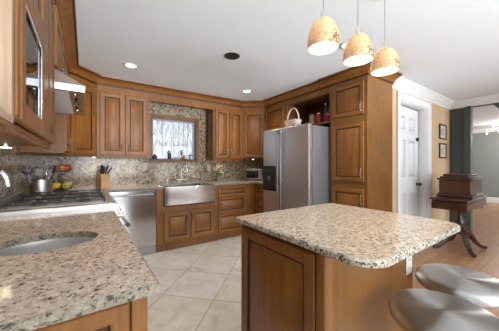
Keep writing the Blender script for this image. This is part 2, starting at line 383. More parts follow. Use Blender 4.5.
# green wall with a cased opening whose head drops towards the right
GY0, GY1 = .40, 1.255
hd = [(GY1, 2.255), (.985, 2.255), (.60, 1.79), (GY0, 1.79), (GY0, CEIL), (GY1, CEIL)]
o = MB().box(XG, XG+.15, GY1, YT+.12, 0, CEIL).box(XG, XG+.15, YS, GY0, 0, CEIL).prism(hd, XG, XG+.15, 'x')
struct(o.build('wall_green', GREEN))
# parlor beyond the opening
o = MB().box(10.7, 10.8, -2.5, 3.1, 0, CEIL).box(XG+.15, 10.7, 3.0, 3.1, 0, CEIL)
o.box(XG+.15, 6.8, -2.6, -2.5, 0, CEIL).box(9.8, 10.7, -2.6, -2.5, 0, CEIL).box(6.8, 9.8, -2.6, -2.5, 2.25, CEIL).box(6.8, 9.8, -2.6, -2.5, 0, .45)
struct(o.build('wall_parlor', SAGE))

def sweep(mb, path, prof, glaze=()):
    """profile (out, z) carried along a plan path; out is to the right of travel"""
    n = len(path); P = [Vector(p) for p in path]; rows = []
    for i in range(n):
        d0 = (P[i]-P[i-1]).normalized() if i else (P[1]-P[0]).normalized()
        d1 = (P[i+1]-P[i]).normalized() if i < n-1 else d0
        n0 = Vector((d0.y, -d0.x)); n1 = Vector((d1.y, -d1.x)); m = (n0+n1).normalized(); k = 1/max(.3, m.dot(n0))
        rows.append([(P[i].x+m.x*k*o_, P[i].y+m.y*k*o_, z) for o_, z in prof])
    mb.rings(rows); k = len(prof)
    for i in range(len(mb.m)-2):
        if i % k in glaze: mb.m[i] = 1
    return mb
CZ = CEIL
crown_p = [(-.004, CZ-.105), (.008, CZ-.105), (.010, CZ-.088), (.022, CZ-.080), (.032, CZ-.060), (.062, CZ-.036), (.090, CZ-.026), (.094, CZ-.020), (.105, CZ-.016), (.108, CZ-.001), (-.004, CZ-.001)]
FX = -.165                                  # front plane of the west uppers
FR = 2.74                                   # front plane of the cabinet above the fridge
PF, PY0, PY1 = 2.72, 1.505, 2.02            # pantry front plane and its ends
DG = [(FX, 3.43), (.125, 3.72)]             # west diagonal corner
DH = [(2.42, 3.72), (FR, 3.46)]             # east diagonal corner
struct(sweep(MB(), [(FX, .15), *DG, *DH, (FR, 2.03)], crown_p, (1, 6, 7)).build('trim_1', [WOOD, GLAZE], smooth=25))
big = [(o_*1.12, z) for o_, z in crown_p]
struct(sweep(MB(), [(FR+.10, PY1+.0), (PF, PY1+.0), (PF, PY0), (XE-.0, PY0)], big, (1, 6, 7)).build('trim_2', [WOOD, GLAZE], smooth=25))
wc = [(-.0, CZ-.125), (.012, CZ-.125), (.016, CZ-.105), (.030, CZ-.095), (.050, CZ-.060), (.085, CZ-.034), (.092, CZ-.022), (.105, CZ-.018), (.108, CZ-.001), (0, CZ-.001)]
wct = [(o_*1.0, z) for o_, z in wc]
struct(sweep(MB(), [(XE+.002, YT), (XG, YT), (XG, YS)], wct).build('trim_3', WHITE, smooth=25))
struct(sweep(MB(), [(XG+.15, 3.0), (10.7, 3.0), (10.7, -2.5)], [(a, b) for a, b in wc]).build('trim_4', WHITE, smooth=25))
bp = [(0, 0.0), (.016, 0.0), (.016, .10), (.010, .125), (0, .13)]
struct(sweep(MB(), [(DX1+.12, YT), (XG, YT)], bp).build('baseboard_tan', WHITE))
struct(sweep(MB(), [(XG+.15, 3.0), (10.7, 3.0), (10.7, -2.5)], [(a*1.2, b*1.3) for a, b in bp]).build('baseboard_parlor', WHITE))
# green pilaster trim: panel mould and opening casing
o = MB().box(XG-.022, XG, GY1-.01, GY1+.075, 0, 2.255).box(XG-.03, XG, GY1+.075, GY1+.09, 0, 2.255)
mb = MB(); fr_ = []
for y0, y1, z0, z1 in ((1.365, 1.50, .30, 2.14),):
    o.box(XG-.016, XG, y0, y0+.018, z0, z1).box(XG-.016, XG, y1-.018, y1, z0, z1).box(XG-.016, XG, y0, y1, z1, z1+.018).box(XG-.016, XG, y0, y1, z0-.018, z0)
o.box(XG-.02, XG, GY1+.09, YT-.02, 0, .16)
struct(o.build('trim_5', GREEN, bevel=.004))
tag(MB().box(XG-.050, XG-.031, GY1-.02, GY1+.035, 2.232, 2.262).prism([(GY1-.01, 2.232), (GY1+.035, 2.232), (GY1+.035, 2.21)], XG-.048, XG-.033, 'x').build('bracket', BLACKP, bevel=.004),
    'small black bracket at the upper left corner of the green opening', 'bracket')

# ------------------------------------------------------------------ window
wn_ = struct(thing('window_1', None, None, (0, 0, 0)))
def ring_frame(x0, x1, z0, z1, wd, y0, y1):
    return MB().box(x0, x0+wd, y0, y1, z0, z1).box(x1-wd, x1, y0, y1, z0, z1).box(x0+wd, x1-wd, y0, y1, z1-wd, z1).box(x0+wd, x1-wd, y0, y1, z0, z0+wd)
mb = MB().box(WX0-.034, WX0+.005, YB-.022, YB, WZ0-.018, WZ1+.038).box(WX1-.005, WX1+.034, YB-.022, YB, WZ0-.018, WZ1+.038).box(WX0+.005, WX1-.005, YB-.022, YB, WZ1, WZ1+.038).box(WX0+.005, WX1-.005, YB-.022, YB, WZ0-.018, WZ0+.020)
mb.build('casing', WOOD, wn_, bevel=.004)
ring_frame(WX0, WX1, WZ0, WZ1, .02, YB, YB+.119).build('jamb', WOOD, wn_)
ring_frame(WX0+.02, WX1-.02, WZ0+.02, WZ1-.02, .03, YB+.07, YB+.10).build('sash', plain('grey_sash', (.33, .36, .41), .4), wn_, bevel=.003)
MB().box(WX0+.05, WX1-.05, YB+.083, YB+.088, WZ0+.05, WZ1-.05).build('pane', GLASS, wn_)
MB().box(WX0-.02, WX1+.02, YB-.075, YB+.069, WZ0+.0205, WZ0+.036).build('sill', WOOD, wn_, bevel=.004)
SZ = WZ0+.036

# ------------------------------------------------------------------ door in the tan wall
dr = struct(thing('door_1', None, None, (0, 0, 0)))
mb = MB().box(DX0-.095, DX0, YT-.02, YT, 0, DZ+.10).box(DX1, DX1+.115, YT-.02, YT, 0, DZ+.10).box(DX0, DX1, YT-.02, YT, DZ, DZ+.10)
mb.box(DX0-.10, DX0-.088, YT-.03, YT-.02, 0, DZ+.10).box(DX1+.103, DX1+.118, YT-.03, YT-.02, 0, DZ+.10).box(DX0-.10, DX1+.118, YT-.03, YT-.02, DZ+.09, DZ+.103)
mb.build('casing', WHITE, dr, bevel=.004)
MB().box(DX0, DX0+.015, YT, YT+.119, 0, DZ).box(DX1-.015, DX1, YT, YT+.119, 0, DZ).box(DX0+.015, DX1-.015, YT, YT+.119, DZ-.015, DZ).build('jamb', WHITE, dr)
mb = MB(); dw = .895
mb.box(0, dw, .0, .034, .012, DZ-.03)
slab_cols = ((.11, .405), (.49, .785))
for xa, xb in slab_cols:
    for za, zb in ((.25, .80), (1.0, 1.62), (1.72, 1.98)):
        m2 = MB(); panel_front(m2, xa, xb, za, zb, 0, .006, .035, True, .02)
        mb.v += []; off = len(mb.v); mb.v += m2.v; mb.f += [tuple(i+off for i in f) for f in m2.f]; mb.m += [0]*len(m2.f)
slab = mb.build('door_leaf', DOORW, dr, bevel=.002, loc=(DX0+.018, YT+.075, 0)); slab.rotation_euler = (0, 0, math.radians(2.2))
MB().lathe([(.028, 0), (.028, -.006), (.012, -.010), (.012, -.032), (.026, -.042), (.030, -.055), (.022, -.068), (.004, -.072)], (dw-.065, 0, .90), 16, 'y').build('knob', BLACK, slab)
MB().lathe([(.027, 0), (.027, -.010), (.018, -.016)], (dw-.065, 0, 1.63), 16, 'y').box(dw-.072, dw-.058, -.034, -.014, 1.60, 1.66).build('deadbolt', BLACK, slab)

# ------------------------------------------------------------------ west run: base, counter, sinks, range
cab = thing('base_cabinet', 'stained wood base cabinet with panelled end under the near granite counter', 'cabinet', (.14, .70, 0), FRONT_LEFT)
W1 = 1.295
MB().box(0, .018, .022, .6245, .10, .888).box(W1-.018, W1, .022, .6245, .10, .888).box(.018, W1-.018, .022, .040, .10, .888).box(.018, W1-.018, .60, .6245, .10, .888).box(.018, W1-.018, .04, .60, .10, .118).box(.02, W1, .09, .6245, 0, .0995).build('body', WOOD, cab, bevel=.002)
mb = MB(); mb.M = Matrix.Rotation(-PI/2, 4, 'Z'); panel_front(mb, -.62, -.044, .11, .872, 0, .018, .048)
mb.build('end_panel', [WOOD, GLAZE], cab)
MB().box(-.018, -.0005, .001, .041, 0, .887).build('corner_stile', WOOD, cab, bevel=.003)
for i in range(3):
    x0 = .01+i*.43; front(cab, 'door', x0, x0+.42, .12, .86).location.y = .0215
def slab_with_hole(x0, x1, y0, y1, z0, z1, cx, cy, rx, ry, sq=2.0, n=72):
    angs = sorted(set([2*PI*k/n for k in range(n)] + [math.atan2(y-cy, x-cx) % (2*PI) for x in (x0, x1) for y in (y0, y1)]))
    outer, inner = [], []
    for a in angs:
        c, s_ = math.cos(a), math.sin(a)
        t = min(((x1-cx)/c if c > 1e-9 else (x0-cx)/c if c < -1e-9 else 9e9), ((y1-cy)/s_ if s_ > 1e-9 else (y0-cy)/s_ if s_ < -1e-9 else 9e9))
        outer.append((cx+c*t, cy+s_*t)); k = (abs(c)**sq+abs(s_)**sq)**(-1/sq); inner.append((cx+rx*c*k, cy+ry*s_*k))
    mb = MB(); e = .006
    ins = [(min(max(x, x0+e), x1-e), min(max(y, y0+e), y1-e)) for x, y in outer]
    L = lambda pts, z: [(x, y, z) for x, y in pts]
    mb.rings([L(inner, z0), L(outer, z0), L(outer, z1-e), L(ins, z1)], False, False); mb.mi = 0
    mb.rings([L(ins, z1), L(inner, z1), L(inner, z0)], False, False)
    for i, f in enumerate(mb.f):
        zz = [mb.v[j][2] for j in f]
        if min(zz) < z1-1e-6 and (max(zz)-min(zz)) > .002: mb.m[i] = 1
    return mb, inner
SCX, SCY, SRX, SRY = -.135, 1.262, .185, .138
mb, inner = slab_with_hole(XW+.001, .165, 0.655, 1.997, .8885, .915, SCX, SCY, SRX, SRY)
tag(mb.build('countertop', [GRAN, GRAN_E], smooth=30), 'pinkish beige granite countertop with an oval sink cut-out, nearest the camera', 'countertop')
mb = MB(); mb.M = Matrix.Translation((SCX, SCY, 0))
prof = [(1.10, .888), (1.01, .888), (1.0, .876), (.985, .80), (.93, .745), (.80, .728), (.12, .720), (.10, .700)]
outp = [(.115, .697), (.84, .724), (.965, .742), (1.02, .80), (1.04, .872), (1.10, .8850)]
mb.rings([[(SRX*r*math.cos(2*PI*k/56), SRY*r*math.sin(2*PI*k/56), z) for k in range(56)] for r, z in prof+outp+[prof[0]]], False, False)
ps = thing('prep_sink', 'oval stainless undermount prep sink in the near counter', 'sink')
mb.build('basin', steel('prep_basin_steel', (.74, .73, .72), .32, (3, 3, 60)), ps)
MB().lathe([(.0195, .6995), (.0195, .7035), (.012, .7045)], (SCX, SCY, 0), 16).build('drain', CHROME, ps)
pf = thing('prep_faucet', 'chrome gooseneck faucet beside the oval prep sink', 'faucet', (-.40, 1.285, .915))
MB().lathe([(.030, 0), (.030, .006), (.022, .014), (.020, .06)], (0, 0, 0), 20).build('base', CHROME, pf)
arc = [(0, 0, .05), (0, 0, .20)] + [(.078-.078*math.cos(PI*i/12), -.008*i/12, .235+.075*math.sin(PI*i/12)) for i in range(13)] + [(.157, -.009, .228)]
MB().tube(arc, .0105, 14).build('spout', CHROME, pf)
MB().tube([(0, .018, .045), (0, .045, .05), (.01, .10, .062)], [.008, .007, .006], 8).build('lever', CHROME, pf)

# range
RX0, RX1, RY0, RY1 = XW+.002, .195, 2.0, 2.915
rg = thing('gas_range', 'stainless professional gas range with black cast iron grates', 'range', (RX1, RY0, 0), FRONT_LEFT)
RW = RY1-RY0; RD = RX1-RX0
MB().box(.001, RW-.001, .05, RD, .10, .875).box(.03, RW-.03, .10, RD, .0, .10).build('body', STEEL_V, rg, bevel=.004)
MB().prism([(-.018, .900), (-.012, .928), (.004, .943), (.03, .947), (RD-.04, .947), (RD-.04, .876), (.05, .876), (.02, .760), (.0, .770), (-.010, .88)], .001, RW-.001, 'x').build('cooktop', plain('satin_range_steel', (.50, .50, .50), .33, 1.), rg, bevel=.006)
MB().box(.001, RW-.001, RD-.038, RD-.002, .876, 1.0).box(.001, RW-.001, RD-.055, RD-.0385, .985, 1.0).build('backguard', STEEL, rg, bevel=.004)
mb = MB().box(.055, RW-.055, .062, RD-.06, .9472, .9495); mb.build('burner_pan', plain('steel_burner_pan', (.62, .61, .60), .45, .7), rg)
for gy in (.191, .457, .723):
    for gx in (.20, .46):
        MB().lathe([(.050, .9497), (.050, .955), (.038, .958), (.036, .966), (.012, .968)], (gy, gx, 0), 20).build('burner', BLACK, rg)
for k in range(3):
    x0 = .060 + k*.266; x1 = x0+.262; mb = MB(); h0, h1 = .966, .976; b_ = .0095
    ya, yb = .070, RD-.070
    for x in (x0, x1-b_): mb.box(x, x+b_, ya, yb, h0, h1)
    for y in (ya, (ya+yb)/2-b_/2, yb-b_): mb.box(x0+b_, x1-b_, y, y+b_, h0, h1)
    xm = (x0+x1)/2
    for yc in (.20, .46):
        mb.box(xm-b_/2, xm+b_/2, yc-.115, yc-.045, h0+.002, h1+.004).box(xm-b_/2, xm+b_/2, yc+.045, yc+.115, h0+.002, h1+.004)
        mb.box(x0+b_, xm-.045, yc-b_/2, yc+b_/2, h0+.002, h1+.004).box(xm+.045, x1-b_, yc-b_/2, yc+b_/2, h0+.002, h1+.004)
    for x in (x0+.004, x1-.012):
        for y in (ya+.002, yb-.012): mb.box(x, x+.008, y, y+.008, .9497, h0)
    mb.build('grate', BLACK, rg, bevel=.002)
for k in range(6):
    x = .085+k*.149; kb = MB().lathe([(.032, .0), (.032, -.014), (.026, -.020), (.025, -.056), (.019, -.062)], (x, .012, .835), 18, 'y').build('knob', NICKEL, rg)
    MB().box(x-.003, x+.003, -.052, -.046, .844, .862).build('pointer', BLACKP, kb)
od = MB().box(.012, RW-.012, .012, .049, .16, .745).build('oven_door', STEEL_V, rg, bevel=.006)
MB().box(.15, RW-.15, .009, .0119, .33, .62).build('window', BLACKG, od)
mb = MB().tube([(.03, -.075, .765), (RW-.03, -.075, .765)], .013, 14)
for x in (.05, RW-.05): mb.tube([(x, .012, .725), (x, -.03, .745), (x, -.075, .765)], .010, 10)
mb.build('handle', CHROME, od)
for x in (.03, RW-.03): MB().lathe([(.016, -.012), (.016, .012)], (x, -.075, .765), 14, 'x').build('end_cap', BLACKP, od)

# ------------------------------------------------------------------ north run
cp = [(XW+.001, 2.918), (.165, 2.918), (.165, 3.405), (.909, 3.405), (.909, 3.885), (1.689, 3.885), (1.689, 3.405), (2.475, 3.405), (2.475, 2.996), (XE-.001, 2.996), (XE-.001, YB-.001), (XW+.001, YB-.001)]
mb = MB().prism(cp, .883, .915)
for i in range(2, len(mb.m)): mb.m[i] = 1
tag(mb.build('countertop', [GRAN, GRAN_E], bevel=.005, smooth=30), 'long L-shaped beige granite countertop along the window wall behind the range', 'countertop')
cb = thing('corner_base_cabinet', 'corner base cabinet between the range and the dishwasher', 'cabinet', (0, 0, 0))
MB().prism([(XW+.002, 2.918), (.14, 2.918), (.14, 3.43), (.205, 3.43), (.205, YB-.002), (XW+.002, YB-.002)], 0, .882).build('body', WOOD, cb)
dwm = thing('dishwasher', 'stainless dishwasher with a bar handle left of the farmhouse sink', 'dishwasher', (.208, 3.425, 0))
MB().box(0, .60, .04, .60, .0, .882).build('body', STEEL_SIDE, dwm)
MB().box(.003, .597, .0, .038, .115, .878).build('door', STEEL_DW, dwm, bevel=.006)
mb = MB().tube([(.03, -.045, .825), (.57, -.045, .825)], .011, 12)
for x in (.06, .54): mb.tube([(x, .0, .825), (x, -.045, .825)], .008, 10)
hb = mb.build('handle', HANDLE_ST, dwm)
for x in (.03, .57): MB().lathe([(.0125, -.012), (.0125, .012)], (x, -.045, .825), 12, 'x').build('end_cap', BLACKP, hb)
MB().box(.003, .597, .02, .038, .01, .108).build('kick_plate', plain('grey_kick', (.35, .35, .36), .4, .8), dwm, bevel=.002)

def base_unit(name, label, x, w, rz=0, y=3.43, d=.617, z1=.882):
    c = thing(name, label, 'cabinet', (x, y, 0) if rz == 0 else x, rz)
    return c
sb = thing('sink_base_cabinet', 'two-door base cabinet under the stainless farmhouse sink', 'cabinet', (.811, 3.43, 0))
mb = MB().box(0, .095, 0, .617, .10, .882).box(.880, .925, 0, .617, .10, .882).box(.095, .880, 0, .617, .10, .625).box(0, .925, .05, .617, 0, .0995)
mb.build('body', WOOD, sb, bevel=.002)
MB().box(0, .925, .035, .0495, .0, .0995).build('toe_board', WOOD, sb)
front(sb, 'door', .098, .482, .125, .545, (.445, .46, True), f=.07)
front(sb, 'door', .492, .876, .125, .545, (.530, .46, True), f=.07)
fs = thing('farmhouse_sink', 'stainless apron-front farmhouse sink below the window', 'sink', (.911, 3.395, 0))
sw, sd = .776, .488
mb = MB(); r0 = lambda i, z, yo=0: [(i, i+yo, z), (sw-i, i+yo, z), (sw-i, sd-i, z), (i, sd-i, z)]
mb.rings([r0(0, .640), r0(0, .908), r0(.022, .908), r0(.030, .70), r0(.06, .688)], True, True)
mb.build('basin', SINKST, fs, bevel=.006)
ring_frame(.03, sw-.03, .665, .885, .006, -.004, -.0002).build('apron_panel', SINKST, fs, bevel=.002)
MB().lathe([(.042, .6885), (.042, .692), (.02, .693)], (sw/2, sd/2, 0), 18).build('drain', CHROME, fs)
db = thing('drawer_cabinet', 'three-drawer base cabinet right of the farmhouse sink', 'cabinet', (1.737, 3.43, 0))
MB().box(0, .565, 0, .617, .10, .882).box(0, .565, .05, .617, 0, .0995).build('body', WOOD, db, bevel=.002)
for za, zb in ((.70, .862), (.432, .688), (.125, .42)):
    front(db, 'drawer', .02, .545, za, zb, (.2825, (za+zb)/2, False), f=.045)
cf = thing('blind_corner_cabinet', 'plain corner base cabinet with a blank panel beside the three drawers', 'cabinet', (2.303, 3.43, 0))
MB().box(0, .215, 0, .617, .10, .882).box(.2151, 1.02, .0, .617, .10, .882).box(0, 1.02, .06, .617, 0, .0995).build('body', WOOD, cf, bevel=.002)
MB().box(.012, .19, -.012, -.0003, .13, .86).build('blank_panel', WOOD, cf, bevel=.003)
rb = thing('narrow_drawer_cabinet', 'narrow drawer base cabinet tucked against the refrigerator', 'cabinet', (2.51, 3.428, 0), FRONT_RIGHT)
MB().box(0, .43, 0, .80, .10, .882).box(0, .43, .06, .80, 0, .0995).build('body', WOOD, rb, bevel=.002)
for za, zb in ((.70, .862), (.432, .688), (.125, .42)):
    front(rb, 'drawer', .03, .41, za, zb, (.22, (za+zb)/2, False), f=.045)

# bridge faucet
bf = thing('bridge_faucet', 'nickel bridge faucet with a tall gooseneck behind the farmhouse sink', 'faucet', (1.335, 3.945, .915))
for x in (-.105, .105):
    MB().lathe([(.024, 0), (.024, .008), (.014, .016), (.013, .075), (.017, .082)], (x, 0, 0), 16).build('post', NICKEL, bf)
    h = MB().lathe([(.018, .082), (.020, .095), (.014, .11), (.008, .118)], (x, 0, 0), 14)
    for a in range(4): h.tube([(x, 0, .10), (x+.034*math.cos(a*PI/2+.5), .034*math.sin(a*PI/2+.5), .104)], [.006, .007], 8)
    h.build('cross_handle', NICKEL, bf)
MB().tube([(-.105, 0, .055), (.105, 0, .055)], .010, 12).build('bridge', NICKEL, bf)
MB().tube([(0, 0, .055), (0, 0, .235)] + [(.035*i/12, -.085+.085*math.cos(PI*i/12), .235+.085*math.sin(PI*i/12)) for i in range(1, 13)] + [(.037, -.17, .19)], .0150, 12).build('spout', NICKEL, bf)
sp_ = MB().lathe([(.022, 0), (.022, .006), (.013, .014), (.012, .05), (.017, .058), (.018, .12), (.010, .135)], (0, 0, 0), 14).build('side_sprayer', NICKEL)
sp_.location = (1.545, 3.945, .915); tag(sp_, 'nickel side sprayer right of the bridge faucet', 'sprayer')
sd_ = thing('soap_dispenser', 'nickel soap dispenser left of the bridge faucet', 'dispenser', (1.10, 3.945, .915))
MB().lathe([(.020, 0), (.020, .006), (.012, .012), (.011, .07)], (0, 0, 0), 14).build('pump', NICKEL, sd_)
MB().tube([(0, 0, .07), (0, -.01, .082), (0, -.07, .078)], .006, 8).build('nozzle', NICKEL, sd_)

# ------------------------------------------------------------------ west uppers
UZ0, UZ1 = 1.335, CEIL-.002
NX = -.175
def upper(name, label, x, y, w, rz, z0, z1, d, cat='cabinet'):
    c = thing(name, label, cat, (x, y, z0), rz); h = z1-z0
    MB().box(0, w, 0, d, 0, h).build('body', WOOD, c, bevel=.002); return c, h
# open bay nearest the camera (pale interior with shelf-pin holes)
oc = thing('open_upper_cabinet', 'open-fronted upper cabinet with pale inside and pin holes, at left edge', 'cabinet', (NX+.022, .15, UZ0), FRONT_LEFT)
H = UZ1-UZ0; D = NX+.022-XW-.002; W = .708
mb = MB().box(0, .018, 0, D, 0, H).box(W-.018, W, 0, D, 0, H).box(.018, W-.018, 0, D, 0, .018).box(.018, W-.018, 0, D, H-.018, H).box(.018, W-.018, D-.008, D, .018, H-.018)
mb.mi = 1
for i in range(14):
    for yy in (.04, D-.06): mb.lathe([(.0035, W-.0181), (.0035, W-.0195)], (0, yy, .12+i*.055), 8, 'x')
mb.build('body', [WOODIN, GLAZE], oc)
MB().box(.018, W-.018, .012, D-.01, .50, .508).build('shelf', GLASS_SOLID, oc)
MB().box(0, W, .0, .018, -.016, -.0003).build('light_rail', WOOD, oc, bevel=.003)
# glass-door cabinet
D = NX-XW-.002
gc = thing('glass_door_cabinet', 'upper cabinet with clear glass door between open cabinet and hood', 'cabinet', (NX, .86, UZ0), FRONT_LEFT)
W = 1.053
mb = MB().box(0, .018, 0.0, D, 0, H).box(W-.018, W, 0.0, D, 0, H).box(.018, W-.018, 0.0, D, 0, .018).box(.018, W-.018, 0, D, H-.018, H).box(.018, W-.018, D-.008, D, .018, H-.018)
mb.build('body', WOOD, gc, bevel=.002)
MB().box(.0185, W-.0185, D-.011, D-.0085, .0185, H-.0185).build('back_panel', plain('pale_cabinet_back', (.42, .40, .38), .6), gc)
for zz in (.40, .72): MB().box(.02, .66, .03, D-.012, zz, zz+.008).build('shelf', GLASS_SOLID, gc)
dx0, dx1, z0, zt = .010, .672, .018, H-.13
o = MB(); sl, sr = .155, .125
def bar(m, x0, x1, z0, z1, t=.022): m.box(x0, x1, -t, -.0005, z0, z1)
bar(o, dx0, dx0+sl, z0, zt); bar(o, dx1-sr, dx1, z0, zt); bar(o, dx0+sl, dx1-sr, z0, z0+.070); bar(o, dx0+sl, dx1-sr, zt-.08, zt); bar(o, dx0+sl, dx1-sr, .415, .525)
for xa, xb in ((dx0+.01, dx0+.03), (dx0+.07, dx0+.085)): bar(o, xa, xb, z0+.005, zt-.005, .027)
gd = o.build('glass_door', WOOD, gc, bevel=.006, seg=3)
o = MB(); l0, l1 = dx0+sl, dx1-sr
for za, zb in ((z0+.070, .415), (.525, zt-.08)): o.box(l0, l1, -.012, -.008, za, zb)
o.build('pane', GLASS, gd)
o = MB(); o.box(l1-.018, l1-.0005, -.0195, -.0125, z0+.071, .414).box(l0+.0005, l1-.018, -.0195, -.0125, .398, .4145)
o.build('glass_bead', CHROME, gd, bevel=.002)
front(gc, 'door', .682, W-.010, z0, zt)
MB().box(0, W, .0, .018, -.016, -.0003).build('light_rail', WOOD, gc, bevel=.003)
D = FX-XW-.002
# above the hood
YH0, YH1 = 1.917, 2.915
hc, h = upper('hood_cabinet', 'short two-door upper cabinet above the range hood', FX, YH0, YH1-YH0-.002, FRONT_LEFT, 1.835, UZ1, D)
front(hc, 'door', .02, .490, .02, .40, (.455, .09, True)); front(hc, 'door', .502, .975, .02, .40, (.535, .09, True))
# hood
hd_ = thing('range_hood', 'stainless under-cabinet range hood with a sloped front over the range', 'hood', (0, YH0, 0), FRONT_LEFT)
HW = YH1-YH0-.004; HD = -XW-.002
MB().prism([(.004, 1.705), (.0, 1.747), (-FX+.0, 1.8325), (HD, 1.8325), (HD, 1.705), (HD-.02, 1.705), (HD-.02, 1.745), (.03, 1.745), (.03, 1.705)], .014, HW, 'x').build('canopy', STEEL, hd_, bevel=.002)
sidep = [(.004, 1.705), (.0, 1.747), (-FX, 1.8325), (HD, 1.8325), (HD, 1.705)]
BAFFLE = plain('satin_baffle_steel', (.42, .40, .37), .42, 1.)
HOODP = plain('brown_reflection_steel', (.20, .155, .12), .4, .6)  # hood steel darkened to brown, the reflected cabinet wood put into its colour
RIM = plain('satin_light_steel', (.78, .78, .77), .38, 1.)
for a, b_ in ((0, .0138),):
    MB().prism([(.002, 1.703), (-.002, 1.745), (HD, 1.745), (HD, 1.703)], a, b_, 'x').build('rim', RIM, hd_)
    MB().prism([(.0, 1.7455), (-FX, 1.832), (HD, 1.832), (HD, 1.7455)], a, b_, 'x').build('side_panel', HOODP, hd_)
for k in range(3):
    x0 = .02+k*(HW-.04)/3; x1 = x0+(HW-.04)/3-.006; mb = MB()
    n = 7
    for i in range(n):
        xx = x0+(x1-x0)*i/n; mb.prism([(xx, 1.712), (xx+.020, 1.712), (xx+.026, 1.722), (xx-.004, 1.722)], .09, HD-.03, 'y')
    mb.build('baffle_filter', BAFFLE, hd_)
mb = MB().box(.015, HW-.015, .031, .088, 1.712, 1.722); mb.build('light_bar', STEEL, hd_)
for x in (.15, .45, .75): MB().lathe([(.025, 1.7118), (.025, 1.709), (.016, 1.708)], (x, .058, 0), 14).build('hood_lamp', STEEL, hd_)
for x in (.30, .36, .60): MB().lathe([(.010, 1.7118), (.010, 1.698)], (x, .055, 0), 10).build('control_knob', BLACKP, hd_)
# beyond the hood and the diagonal corner
wu, h = upper('upper_cabinet', 'single-door upper cabinet between the range hood and the corner', FX, 2.917, .511, FRONT_LEFT, UZ0, UZ1, D)
front(wu, 'door', .02, .49, .02, .855, (.07, .12, True))
def corner(name, label, plan, a, b, hx):
    c = thing(name, label, 'cabinet', (0, 0, UZ0)); MB().prism(plan, 0, UZ1-UZ0).build('body', WOOD, c, bevel=.002)
    A, B = Vector(a), Vector(b); L = (B-A).length; ang = math.atan2(B.y-A.y, B.x-A.x)
    m2 = panel_front(MB(), .035, L-.035, .02, .855, -.0005, .02, .055); d = m2.build('door', [WOOD, GLAZE], c, loc=(A.x, A.y, 0)); d.rotation_euler = (0, 0, ang)
    pull(MB(), hx if hx > 0 else L+hx, -.0205, .12, .1, True).build('handle', PEWTER, d); return c
corner('corner_upper_cabinet', 'diagonal corner upper cabinet left of the window, above the fruit', [(XW+.002, 3.431), DG[0], DG[1], (.125, YB-.002), (XW+.002, YB-.002)], DG[0], DG[1], .062)
nu, h = upper('upper_cabinet', 'two-door upper cabinet on the left side of the window', .1265, 3.72, .655, 0, UZ0, UZ1, YB-3.72-.002)
front(nu, 'door', .035, .325, .02, .855, (.292, .12, True)); front(nu, 'door', .338, .622, .02, .855, (.372, .12, True))
MB().box(0, .655, 0, .018, -.022, -.0003).build('light_rail', WOOD, nu, bevel=.003)
eu, h = upper('upper_cabinet', 'two-door upper cabinet on the right side of the window', 1.83, 3.72, .5885, 0, UZ0-.025, UZ1, YB-3.72-.002)
front(eu, 'door', .020, .290, .02, .875, (.258, .12, True)); front(eu, 'door', .302, .570, .02, .875, (.334, .12, True))
mb = MB(); mb.M = Matrix.Rotation(-PI/2, 4, 'Z'); panel_front(mb, -.322, -.006, .01, .885, 0, .014, .05)
mb.build('side_panel', [WOOD, GLAZE], eu)
MB().box(0, .5885, 0, .018, -.022, -.0003).build('light_rail', WOOD, eu, bevel=.003)
tag(MB().box(.783, 1.8285, 3.72, 3.74, 2.165, CEIL-.002).build('valance', WOOD, bevel=.003), 'plain wood valance board bridging the cabinets above the window', 'valance')
corner('corner_upper_cabinet', 'diagonal corner upper cabinet between window wall and refrigerator, above the toaster oven', [DH[0], DH[1], (XE-.002, 3.46), (XE-.002, YB-.002), (2.42, YB-.002)], DH[0], DH[1], -.062)
# above the fridge: one closed door and an open niche
fc = thing('fridge_cabinet', 'upper cabinet above the refrigerator with one door and open niche', 'cabinet', (FR, 3.458, 1.795), FRONT_RIGHT)
H2 = CEIL-.002-1.795; D2 = XE-FR-.002; W2 = 3.458-PY1-.002
nx0, nx1 = .575, W2-.03
mb = MB().box(0, nx0, 0, D2, 0, H2).box(nx1, W2, 0, D2, 0, H2).box(nx0, nx1, 0, D2, .405, H2).box(nx0, nx1, 0, D2, 0, .022)
mb.build('body', WOOD, fc, bevel=.002)
mb = MB().box(nx0+.0003, nx1-.0003, D2-.02, D2-.001, .0225, .4045).box(nx0+.0003, nx0+.006, .03, D2-.021, .0225, .4045).box(nx1-.006, nx1-.0003, .03, D2-.021, .0225, .4045).box(nx0+.007, nx1-.007, .03, D2-.021, .399, .4045)
mb.build('niche_lining', WOODIN2, fc)
front(fc, 'door', .03, .50, .02, .425, None)

# pantry
pt = thing('pantry_cabinet', 'tall pantry cabinet with three doors between refrigerator and tan wall', 'cabinet', (PF, PY1, 0), FRONT_RIGHT)
PW = PY1-PY0; PD = XE-PF
MB().box(0, PW, 0, PD-.002, .10, CEIL-.002).box(0.02, PW-.02, .06, PD-.002, 0, .0995).build('body', WOODR, pt, bevel=.003)
front(pt, 'door', .04, .475, 1.83, 2.225, (.447, 1.91, True), f=.055, L=.10)
front(pt, 'door', .04, .475, 1.015, 1.735, (.447, 1.12, True), f=.055, L=.10)
front(pt, 'door', .04, .475, .13, .925, (.447, .80, True), f=.055, L=.10)
for zz in (1.05, 1.70, 1.87, 2.19): pass

